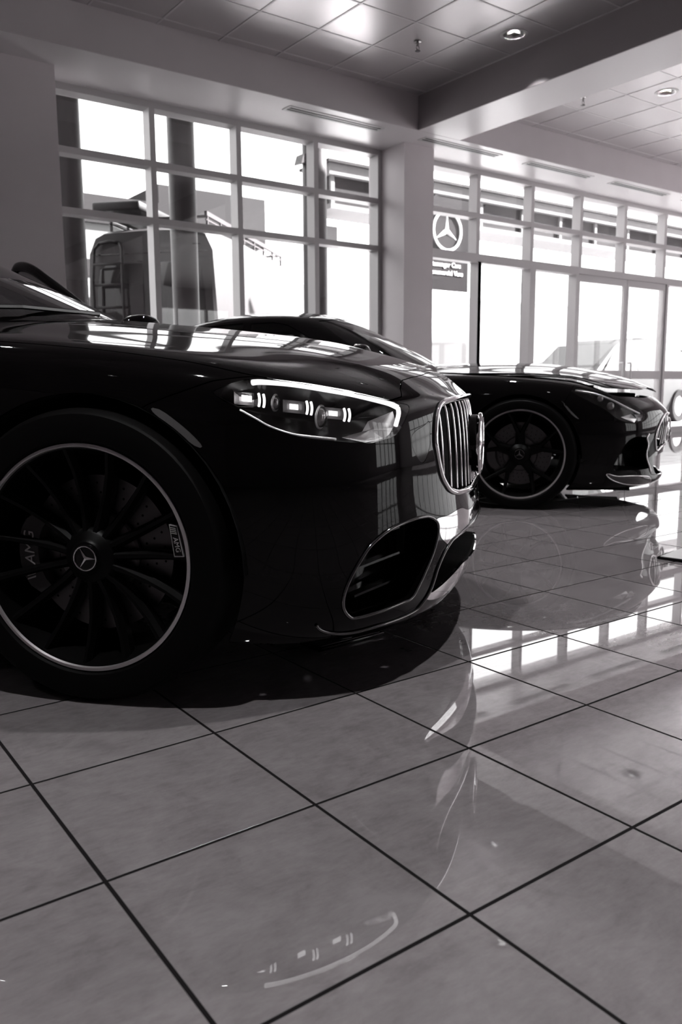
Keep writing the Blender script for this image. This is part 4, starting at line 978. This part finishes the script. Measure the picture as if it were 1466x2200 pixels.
    # headlamps
    for s in (-1, 1):
        m3 = Vector((1, -s, 1))
        def P_(k): return [Vector(p)*m3 for p in S_LAMP[k]]
        h = duct('headlight', N_, S_HEAD, .085, M['lamp_dark'], root, (s,), 1.0)
        panel('lens', N_, lens, M['lens'], h, (s,), 0, -.0005)
        d = [Vector(p) for p in dense(P_('DRL'), False, 5)]
        MB().tube(d, [.0045]+[.0072]*(len(d)-8)+[.0070]*7, 10, sq=.55).build('light_bar', M['drl'], h, smooth=True)
        MB().tube([Vector(p) for p in dense(P_('DRL2'), False, 5)], .006, 8).build('light_bar_end', M['drl'], h, smooth=True)
        MB().tube([Vector(p) for p in dense(P_('LOW'), False, 5)], .0045, 8).build('lower_trim', M['lamp_chrome'], h, smooth=True)
        q = P_('REF'); c = sum(q, Vector())/len(q); inn = Vector((-.02, .06*(1 if s < 0 else -1), 0))
        MB().add(q+[p+inn for p in q]+[c+inn], [(i, (i+1) % 6, 6+(i+1) % 6, 6+i) for i in range(6)]+[(6+i, 6+(i+1) % 6, 12) for i in range(6)]).build('corner_reflector', M['lamp_chrome'], h, auto=30)
        t = Vector((.72, -.69*(-s)*-1 if False else (.60 if s < 0 else -.60), -.10)).normalized()   # along the lamp, towards the nose
        nrm = Vector((.55, .83*s, 0)).normalized(); up = Vector((0, 0, 1))
        for kk, w1, h1, mm in (('M1', .020, .013, 'led_bright'), ('M2', .018, .012, 'led'), ('M3', .019, .011, 'led')):
            c = P_(kk)[0]
            def quad(c, a, b, t_=t, u_=up): return [c-t_*a-u_*b, c+t_*a-u_*b, c+t_*a+u_*b, c-t_*a+u_*b]
            MB().prism(quad(c+nrm*.002, w1*.62, h1*.55), (0, 0, 0), nrm*-.004).build('led', M[mm], h)
            bz = MB(); o1, i1 = quad(c, w1*1.6, h1*1.25), quad(c-nrm*.012, w1*.8, h1*.75)
            bz.add(o1+i1, [(i, (i+1) % 4, 4+(i+1) % 4, 4+i) for i in range(4)]+[(4, 5, 6, 7)]); bz.build('module', M['module'], h)
        for kk in ('B1', 'B2', 'B3'):
            for p in P_(kk):
                c = p+nrm*.012; pts = [c+up*z+nrm*(.010*(1-(z/.017)**2)) for z in np.linspace(-.015, .015, 7)]
                MB().tube(pts, .0034, 8).build('light_fin', M['drl'], h, smooth=True)
        for kk, r in (('PL', .026), ('PS', .017)):
            c = P_(kk)[0]; mb = MB(); n, k = 24, 6; vs = []
            ax = (nrm+t*1.0).normalized(); e1 = ax.cross(up).normalized(); e2 = e1.cross(ax)
            for i in range(k+1):
                f = PI/2*i/k
                for j in range(n): vs.append(c+ax*(r*.55*math.sin(f))+(e1*math.cos(2*PI*j/n)+e2*math.sin(2*PI*j/n))*r*math.cos(f))
            mb.add(vs, [(i*n+j, i*n+(j+1) % n, (i+1)*n+(j+1) % n, (i+1)*n+j) for i in range(k) for j in range(n)])
            mb.build('projector', M['projector'], h, smooth=True)
            MB().tube([c-ax*.002+(e1*math.cos(2*PI*j/n)+e2*math.sin(2*PI*j/n))*(r+.002) for j in range(n)], .003, 6, True).build('projector_ring', M['lamp_chrome'], h, smooth=True)
        q = P_('CH'); c = sum(q, Vector())/len(q)-nrm*.02
        MB().add(q+[c], [(i, (i+1) % len(q), len(q)) for i in range(len(q))]).build('indicator_reflector', M['lamp_chrome'], h)
    for x, s, lab in ((0, -1, 'near front wheel with fifteen black spokes'), (0, 1, None), (-3.216, -1, None), (-3.216, 1, None)):
        wheel('wheel', root, (x, s*.952, .369), .369, .2795, s > 0, 'multi', lab, lettered=(x == 0 and s < 0))
    return root
TH1 = math.radians(-49.5)
sal = saloon(); place(sal, (1.3737, 2.5704, 0), TH1)
# star and words on the sign (uses the star builder above)
sg_ = [x for x in C.objects if x.name == 'sign_board'][0]
MB().lathe([(.300, -.030), (.340, -.030), (.340, -.002), (.300, -.002)], 56, 'y').build('ring', M['sign_white'], sg_).location = (0, 0, 3.44)
so = star_mb(.30, .03, w=.17, ring=.001).build('star', M['sign_white'], sg_); so.location = (0, -.002, 3.44)
for s_, z in (('Passenger Cars', 2.90), ('Commercial Vans', 2.765)):
    text_mesh('lettering', s_, .115, .006, M['sign_white'], sg_, Matrix.Translation((-.02, -.008, z-.02)) @ Euler((PI/2, 0, 0)).to_matrix().to_4x4())

# ---------------------------------------------------------------- the coupe behind
def coupe(name, paint, label, glassy=True, full=True):
    root = empty(name); N_ = G_NET; tag(root, label, 'car')
    A = grid_mesh(N_, 300 if full else 120, 150 if full else 70, 1.4)
    for ax in (0.0, -2.70): A = clip(A, .378-np.hypot(A[0][:, 0]-ax, A[0][:, 2]-.355))
    def cut(A, q, gap=.0015):
        s = sdist(N_, A, q); return clip(A, s+gap), clip(A, -s)
    lens, A = cut(A, G_HEAD); gr = [(-.02, .543), (.05, .541)]+G_GRILLE+[(.05, .283), (-.02, .286)]
    _, A = cut(A, gr)
    if full: _, A = cut(A, G_INTAKE); _, A = cut(A, [(-.02, .225), (.07, .222), (.13, .215), (.165, .20), (.175, .15), (.15, .09), (.07, .08), (-.02, .08)])
    if full: spl, A = cut(A, G_SPLIT); refl, A = cut(A, G_REFL); sur, A = cut(A, G_SURR)
    hood = [(-.02, .752), (.07, .748), (.148, .7251), (.2196, .6821), (.2622, .6681), (.3069, .6504), (.3241, .6531), (.3524, .6764), (.3716, .7074), (.3918, .7279), (.4155, .7233), (.45, .715), (.50, .71), (.535, .72), (.55, .80), (.535, .90), (.525, 1.02), (-.02, 1.02)]
    hs = sdist(N_, A, hood, False); hd = clip(A, hs+.002); A = clip(A, -hs+.001+.026*np.clip((A[0][:, 0]-.1)/.45, 0, 1))
    h = panel('hood', N_, hd, paint, root, lip=.005)
    if full:   # the bonnet is unlatched and rides a little high at its front edge
        h.data.transform(Matrix.Translation((.55, 0, -.95))); h.location = (-.55, 0, .952); h.rotation_euler = (0, math.radians(-1.7), 0)
        eb = MB(); eb.box(-.5, .45, -.58, .58, .50, .79); eb.box(.45, .72, -.46, .46, .50, .735); eb.build('engine_bay', M['void'], root)
    bx = A[0][:, 0]; bsd = sdist(N_, A, [(-.02, -.02), (.425, -.02), (.425, .35), (.425, .56), (.40, .66), (.30, .70), (-.02, .9)], False)
    panel('bumper', N_, clip(A, bsd+.0015), paint, root); R_ = clip(A, -bsd+.0015)
    f = clip(R_, -.55-R_[0][:, 0]+.002); 
    for s in (-1, 1): panel('fender', N_, f, paint, root, (s,))
    R_ = clip(R_, R_[0][:, 0]+.55+.002); d = clip(R_, -1.85-R_[0][:, 0]+.002); dl_ = clip(d, d[0][:, 2]-.875); du = clip(d, .875-d[0][:, 2])
    for s in (-1, 1): panel('door', N_, dl_, paint, root, (s,))
    panel('belt', N_, du, paint, root); panel('rear_body', N_, clip(R_, R_[0][:, 0]+1.85+.002), paint, root)
    if full:
        for s in (-1, 1): panel('splitter_blade', N_, spl, M['dark_chrome'], root, (s,), .02, .002)
        for s in (-1, 1): panel('side_reflector', N_, refl, M['reflector_grey'], root, (s,), .003, .0008)
        for s in (-1, 1): duct('side_intake', N_, G_INTAKE, .10, M['trim_black'], root, (s,)); panel('intake_surround', N_, sur, M['plastic'], root, (s,), .006, .001)
        MB().box(.72, .74, -.55, .55, .12, .60).build('intake_backing', M['void'], root)
        for s in (-1, 1): MB().tube(on(N_, dense(G_SPLIT, True, 4), .002, s), .004, 6, True).build('splitter_edge', M['chrome'], root, smooth=True)
        for s in (-1, 1): MB().tube(on(N_, dense([(.2185, .38), (.2271, .3535), (.2185, .3057), (.2222, .2441), (.2162, .1947), (.1982, .1422), (.19, .11)], False, 4), .002, s), [.006]*25 if False else .007, 8, sq=.6).build('intake_blade', M['chrome'], root, smooth=True)
    mb = MB(); mb.box(-3.4, -.41, -.84, .84, .10, .20); mb.box(-.41, .40, -.56, .56, .12, .20); mb.box(.40, .70, -.62, .62, .10, .16); mb.box(.395, .41, -.70, .70, .16, .70); mb.box(-.42, -.40, -.9, .9, .16, .80)
    mb.build('under_tray', M['void'], root)
    for ax in (0, -2.70):
        for s in (-1, 1):
            mb = MB(); n = 24; a = [PI*i/n for i in range(n+1)]; vs = [(ax+.385*math.cos(t), s*.95, .33+.405*math.sin(t)) for t in a]+[(ax+.385*math.cos(t), s*.60, .33+.405*math.sin(t)) for t in a]
            mb.add(vs+[(ax, s*.60, .33)], [(i, i+1, n+2+i, n+1+i) for i in range(n)]+[(n+1+i, n+2+i, 2*n+2) for i in range(n)]); mb.build('wheel_arch_liner', M['void'], root)
    greenhouse(GH_NET, root, .262)
    if not full: root.children[-1].data.materials[0] = paint
    mb = MB(); mb.box(-1.35, -.85, -.66, .66, .72, .925); mb.build('dashboard', M['leather'], root, bevel=.03); seats(root, -1.85, .36, .50)
    # grille: slats, frame, star
    a, b = across(N_, dense(gr[1:-1], False, 5), .003); MB().tube(a+b[::-1], .008, 8, True, .8).build('grille_frame', M['chrome'], root, smooth=True)
    Q = dense(gr, True, 6); R2 = np.roll(Q, -1, 0)
    for k in range(15):
        y = (k-7)*.058; s = 1 if y >= 0 else -1; pts = []
        for v in np.linspace(.25, .545, 22):
            us_ = np.linspace(0, .22, 60); P = bs_pts(N_, np.stack([us_, np.full(60, v)], 1)); u = max(float(np.interp(abs(y), P[:, 1], us_)), .001); ins = False
            for (x0, y0), (x1, y1) in zip(Q, R2):
                if (y0 > v) != (y1 > v) and u < (x1-x0)*(v-y0)/(y1-y0)+x0: ins = not ins
            if ins: pts.append(on(N_, [[u, v]], -.010, s)[0])
        if len(pts) > 3: MB().tube(pts, .0055, 6, sq=1.6, up=(1, 0, 0)).build('grille_bar', M['chrome'] if full else M['dark_chrome'], root, smooth=True)
    em = star_mb(.085, .008).build('emblem', M['chrome'], root, auto=30); em.location = (.993, 0, .47); em.rotation_euler = (0, 0, PI/2)
    MB().box(.80, .82, -.50, .50, .22, .58).build('grille_backing', M['void'], root)
    for s in (-1, 1):
        m3 = Vector((1, -s, 1)); L_ = {k: [Vector(p)*m3 for p in v] for k, v in G_LAMP.items()}
        hh = duct('headlight', N_, G_HEAD, .06, M['lamp_dark'], root, (s,), .98); panel('lens', N_, lens, M['lens'], hh, (s,), 0, -.0005)
        MB().tube([Vector(p) for p in dense(L_['DRL'], False, 5)], .006, 8).build('light_bar', M['lamp_chrome'], hh, smooth=True)
        nrm = Vector((.45, .89*s, 0))
        for kk in ('CH', 'CH2'):
            q = L_[kk]; c = sum(q, Vector())/len(q)-nrm*.02; MB().add(q+[c], [(i, (i+1) % 4, 4) for i in range(4)]).build('reflector', M['lamp_chrome'], hh)
        for kk, r in (('P1', .026), ('P2', .022)):
            c = L_[kk][0]; e1 = nrm.cross(Vector((0, 0, 1))).normalized(); n, k2 = 20, 5
            vs = [c+nrm*(r*.6*math.sin(PI/2*i/k2))+(e1*math.cos(2*PI*j/n)+Vector((0, 0, 1))*math.sin(2*PI*j/n))*r*math.cos(PI/2*i/k2) for i in range(k2+1) for j in range(n)]
            MB().add(vs, [(i*n+j, i*n+(j+1) % n, (i+1)*n+(j+1) % n, (i+1)*n+j) for i in range(k2) for j in range(n)]).build('projector', M['projector'], hh, smooth=True)
        mirror(root, -1.02, s*1.04, .985, s, paint)
        for ax in (0, -2.70): wheel('wheel', root, (ax, s*.963, .355), .355, .282, s > 0, 'fork' if full else 'fork')
    return root
TH2 = math.radians(-51.5)
cp = coupe('sports_coupe', M['paint'], 'black low sports coupe parked behind the saloon, its bonnet slightly raised'); place(cp, (4.7483, 4.1186, 0), TH2)
# ---------------------------------------------------------------- van with ladder and roof rack, seen from behind
def van():
    o = empty('van'); tag(o, 'silver high-roof van outside with a ladder on its back door and roof rack', 'van')
    # x forward from the rear bumper, y left, z up; profile per station: half-width at waist, half-width at roof, roof height
    st = [(0, .93, .80, 2.72), (.03, .97, .84, 2.86), (.25, .99, .86, 2.93), (1.5, 1.0, .87, 2.97), (3.2, 1.0, .87, 2.97), (4.1, 1.0, .86, 2.92), (4.55, .99, .82, 2.72), (5.15, .98, .80, 2.0), (5.45, .97, .88, 1.42), (5.95, .93, .90, 1.22), (6.15, .85, .80, .95)]
    vs = []; n = 13
    for x, w, wr, h in st:
        z0 = .32; pr = [(w*.97, z0), (w, z0+.25), (w, min(1.25, h*.6)), (w*.985, min(1.7, h*.75)), ((w+wr)/2, h*.90), (wr*.96, h*.972), (wr*.80, h*.993)]
        pr = pr+[(0, h)]; half = [(x, -a, b) for a, b in pr]; oth = [(x, a, b) for a, b in pr[:-1]][::-1]; vs += half+oth
    m_ = 15; fs = [(i*m_+j, i*m_+j+1, (i+1)*m_+j+1, (i+1)*m_+j) for i in range(len(st)-1) for j in range(m_-1)]
    fs += [tuple(range(m_))[::-1], tuple((len(st)-1)*m_+j for j in range(m_))]
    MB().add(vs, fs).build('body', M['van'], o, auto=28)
    for s in (-1, 1):
        f = MB(); f.prism([(0, s*.10, 1.62), (0, s*.80, 1.62), (0, s*.79, 2.10), (0, s*.74, 2.36), (0, s*.62, 2.44), (0, s*.10, 2.44)], (-.012, 0, 0), (.01, 0, 0)); f.build('rear_window', M['van_glass'], o, bevel=.008)
        f = MB(); f.bar((-.008, s*.012, .5), (-.008, s*.012, 2.74), .012, .006); f.build('door_seam', M['trim_black'], o)
        f = MB(); f.bar((-.01, s*.86, 1.0), (-.01, s*.84, 1.45), .12, .03); f.build('tail_lamp', M['parapet'], o)
    MB().bar((-.006, -.86, 1.56), (-.006, .86, 1.56), .006, .012).build('waist_crease', M['parapet'], o); MB().bar((-.006, -.84, 2.56), (-.006, .84, 2.56), .006, .012).build('roof_seam', M['trim_black'], o)
    MB().box(-.06, .05, -.90, .90, .34, .60).build('rear_bumper', M['plastic'], o, bevel=.03); MB().box(-.015, 0, -.30, .30, .80, .95).build('number_plate', M['sign_white'], o)
    MB().bar((-.04, -.25, 1.35), (-.04, .25, 1.35), .04, .05).build('handle', M['plastic'], o)
    # ladder on the left door
    l = MB(); l.tube([(-.10, .36, .75), (-.11, .36, 2.2), (-.08, .37, 2.62), (-.04, .42, 2.70)], .022, 8); l.tube([(-.10, .80, .75), (-.11, .80, 2.2), (-.08, .78, 2.62), (-.04, .72, 2.70)], .022, 8); l.tube([(-.04, .42, 2.70), (-.03, .57, 2.73), (-.04, .72, 2.70)], .022, 8)
    for z in (.95, 1.25, 1.55, 1.85, 2.15, 2.42): l.tube([(-.10, .36, z), (-.10, .80, z)], .018, 8)
    l.build('ladder', M['plastic'], o, smooth=True)
    r = MB()
    for s in (-1, 1):
        r.bar((.3, s*.72, 3.10), (4.1, s*.72, 3.10), .04, .06); r.bar((.3, s*.72, 3.02), (4.1, s*.72, 3.02), .02, .02)
        for k in range(8): r.bar((.35+k*.53, s*.72, 2.90), (.35+k*.53, s*.72, 3.12), .03, .03, (1, 0, 0))
    for k in range(5): r.bar((.4+k*.9, -.72, 3.08), (.4+k*.9, .72, 3.08), .04, .03)
    r.build('roof_rack', M['ext_dark'], o); MB().box(-.15, 1.2, .05, .75, 3.10, 3.22).build('awning_box', M['plastic'], o, bevel=.03)
    MB().prism([(4.62, -.992, 1.45), (5.20, -.985, 1.45), (5.02, -.93, 1.95), (4.62, -.955, 2.10)], (0, -.006, 0), (0, .01, 0)).build('cab_window', M['van_glass'], o)
    MB().bar((3.3, -1.003, .5), (3.3, -.90, 2.75), .012, .01).build('side_seam', M['parapet'], o); MB().bar((4.55, -1.0, .5), (4.55, -.97, 2.2), .012, .01).build('side_seam', M['parapet'], o)
    MB().tube([(5.0, -1.0, 1.55), (5.05, -1.16, 1.52)], .03).box(5.0, 5.10, -1.30, -1.12, 1.36, 1.70).build('door_mirror', M['plastic'], o, bevel=.02)
    MB().prism([(5.16, 0, 1.99), (4.60, 0, 2.70), (4.63, 0, 2.72), (5.19, 0, 2.01)], (0, -.74, 0), (0, .74, 0)).build('windscreen', M['van_glass'], o)
    for x in (1.15, 5.0):
        for s in (-1, 1):
            t = MB().lathe([(.20, -.11), (.33, -.12), (.35, -.09), (.35, .09), (.33, .12), (.20, .11)], 40, 'y').build('tyre', M['rubber'], o, auto=35); t.location = (x, s*.88, .35)
            h = MB().lathe([(.0005, -.10), (.20, -.09), (.20, .09), (.0005, .10)], 32, 'y', closed=False).build('hubcap', M['van'], t, auto=35)
    return o
v = van(); dpt, lat = 12.0, -1.80
fh = Vector((math.cos(YAW), math.sin(YAW), 0)); rh = Vector((math.sin(YAW), -math.cos(YAW), 0))
p = fh*dpt + rh*lat; th = math.radians(42)
lf = Vector((-math.sin(th), math.cos(th), 0)); v.location = (p + lf*.96)*1.0 + Vector((0, 0, -.02)); v.rotation_euler = (0, 0, th); v.scale = (1.05, 1.05, 1.07)

# ---------------------------------------------------------------- cars in the street
def estate(name, paint, label):
    """estate car: x forward, y left"""
    o = empty(name); tag(o, label, 'car')
    st = [(-4.0, .70, .55, .62, .60), (-3.85, .86, .72, .95, .93), (-3.6, .90, .78, 1.02, 1.00), (-1.0, .92, .80, .98, .97), (.2, .90, .76, .90, .88), (.75, .84, .62, .74, .72), (.92, .70, .45, .60, .58)]
    vs = []
    for x, w, wr, h, hs in st:
        pr = [(w*.95, .24), (w, .42), (w, .62*h+.05), (w*.97, hs*.90), (wr, hs), (0, h+.01)]
        vs += [(x, -a, b) for a, b in pr]+[(x, a, b) for a, b in pr[:-1]][::-1]
    m_ = 11; MB().add(vs, [(i*m_+j, i*m_+j+1, (i+1)*m_+j+1, (i+1)*m_+j) for i in range(len(st)-1) for j in range(m_-1)]+[tuple(range(m_))[::-1], tuple((len(st)-1)*m_+j for j in range(m_))]).build('body', paint, o, auto=32)
    st = [(-3.80, .74, 1.00), (-3.35, .62, 1.45), (-2.9, .60, 1.60), (-1.9, .60, 1.64), (-1.0, .60, 1.58), (-.75, .62, 1.48), (.15, .74, .93)]
    vs = []
    for x, w, h in st: vs += [(x, -.80, .92), (x, -w-.0, h-.05), (x, -w+.12, h), (x, w-.12, h), (x, w, h-.05), (x, .80, .92)]
    MB().add(vs, [(i*6+j, i*6+j+1, (i+1)*6+j+1, (i+1)*6+j) for i in range(len(st)-1) for j in range(5)]).build('roof', paint, o, auto=30)
    for s in (-1, 1):
        def sw(q): MB().prism([(x, s*(.81-(z-.92)*.36), z) for x, z in q], (0, s*.004, 0), (0, -s*.01, 0)).build('side_window', M['street_glass'], o)
        sw([(-.15, .97), (-.78, 1.42), (-1.30, 1.50), (-1.30, .97)]); sw([(-1.38, .97), (-1.38, 1.51), (-2.25, 1.53), (-2.25, .97)]); sw([(-2.34, .97), (-2.34, 1.53), (-2.95, 1.48), (-3.40, 1.03), (-3.35, .97)])
        MB().tube([(-1.0, s*.58, 1.64), (-1.2, s*.58, 1.69), (-2.6, s*.58, 1.69), (-2.9, s*.58, 1.62)], .015, 6).build('roof_rail', M['chrome'], o)
        MB().prism([(-3.75, s*.86, .80), (-3.95, s*.70, .80), (-3.90, s*.70, .98), (-3.70, s*.82, .98)], (0, 0, 0), (-.03, s*.02, 0)).build('tail_lamp', M['parapet'], o)
        MB().prism([(.55, s*.86, .66), (.86, s*.66, .62), (.82, s*.62, .74), (.50, s*.84, .78)], (0, 0, 0), (.02, s*.02, 0)).build('headlight', M['lamp_chrome'], o)
        for x in (0, -2.8):
            t = MB().lathe([(.20, -.10), (.31, -.11), (.325, -.08), (.325, .08), (.31, .11), (.20, .10)], 36, 'y').build('tyre', M['rubber'], o, auto=35); t.location = (x, s*.84, .325)
            MB().lathe([(.0005, -.10), (.20, -.08), (.20, .08), (.0005, .10)], 28, 'y', closed=False).build('hubcap', M['rim_edge'], t, auto=35)
    MB().prism([(-3.74, 0, 1.06), (-3.40, 0, 1.42), (-3.44, 0, 1.44), (-3.78, 0, 1.08)], (0, -.60, 0), (0, .60, 0)).build('rear_window', M['street_glass'], o)
    MB().prism([(.12, 0, .96), (-.72, 0, 1.47), (-.70, 0, 1.49), (.15, 0, .98)], (0, -.62, 0), (0, .62, 0)).build('windscreen', M['street_glass'], o)
    return o
e = estate('estate_car', M['paint_white'], 'white estate car in the street beyond the entrance doors'); e.location = (14.0, 11.2, -.02); e.rotation_euler = (0, 0, PI+math.radians(4)); e.scale = (1.08, 1.08, 1.13)
e = estate('estate_car', M['paint_grey'], 'grey estate car in the street behind the right-hand door leaf'); e.location = (19.6, 14.2, -.02); e.scale = (1.1, 1.1, 1.1); e.rotation_euler = (0, 0, PI-math.radians(8))
e = estate('estate_car', M['paint_grey'], 'grey car seen far down the street beside the entrance'); e.location = (20.2, 17.8, -.02); e.rotation_euler = (0, 0, PI)

# ---------------------------------------------------------------- display plates on the floor
def plate(x, y, rz, w, d, label):
    o = empty('floor_plate', (x, y, .0005), rz); tag(o, label, 'display plate')
    MB().box(-w/2, w/2, -d/2, d/2, 0, .012).build('board', M['trim_black'], o, bevel=.002)
    MB().box(-w/2+.01, w/2-.01, -d/2+.01, d/2-.01, .0121, .0135).build('printed_face', M['plate_face'], o)
    st = star_mb(min(w, d)*.30, .002).build('star', M['white_paint'], o); st.rotation_euler = (-PI/2, 0, PI/2); st.location = (0, 0, .0145)
    return o
M['plate_face'] = mat('dark print', (0.03, 0.027, 0.028), 0.25)
plate(1.46, 1.985, math.radians(3), .26, .10, 'small dark plate lying on the floor under the front bumper of the saloon')
M['plate_face'] = mat('grey print', (0.16, 0.155, 0.157), 0.25)
plate(3.58, 2.05, math.radians(10), .50, .17, 'thin plate with a printed star lying on the floor at the right edge')
o = empty('street_post', (11.22, 9.9, -.02)); tag(o, 'thin dark street post with small plates beyond the entrance sidelight', 'post')
MB().lathe([(.0005, 0), (.035, 0), (.035, 3.2), (.0005, 3.2)], 16, closed=False).build('post', M['ext_dark'], o, smooth=True)
for z, h in ((2.90, .22), (2.40, .17), (2.04, .18)):
    MB().box(-.10, .10, -.06, -.04, z, z+h).build('post_plate', M['sign_grey'], o)
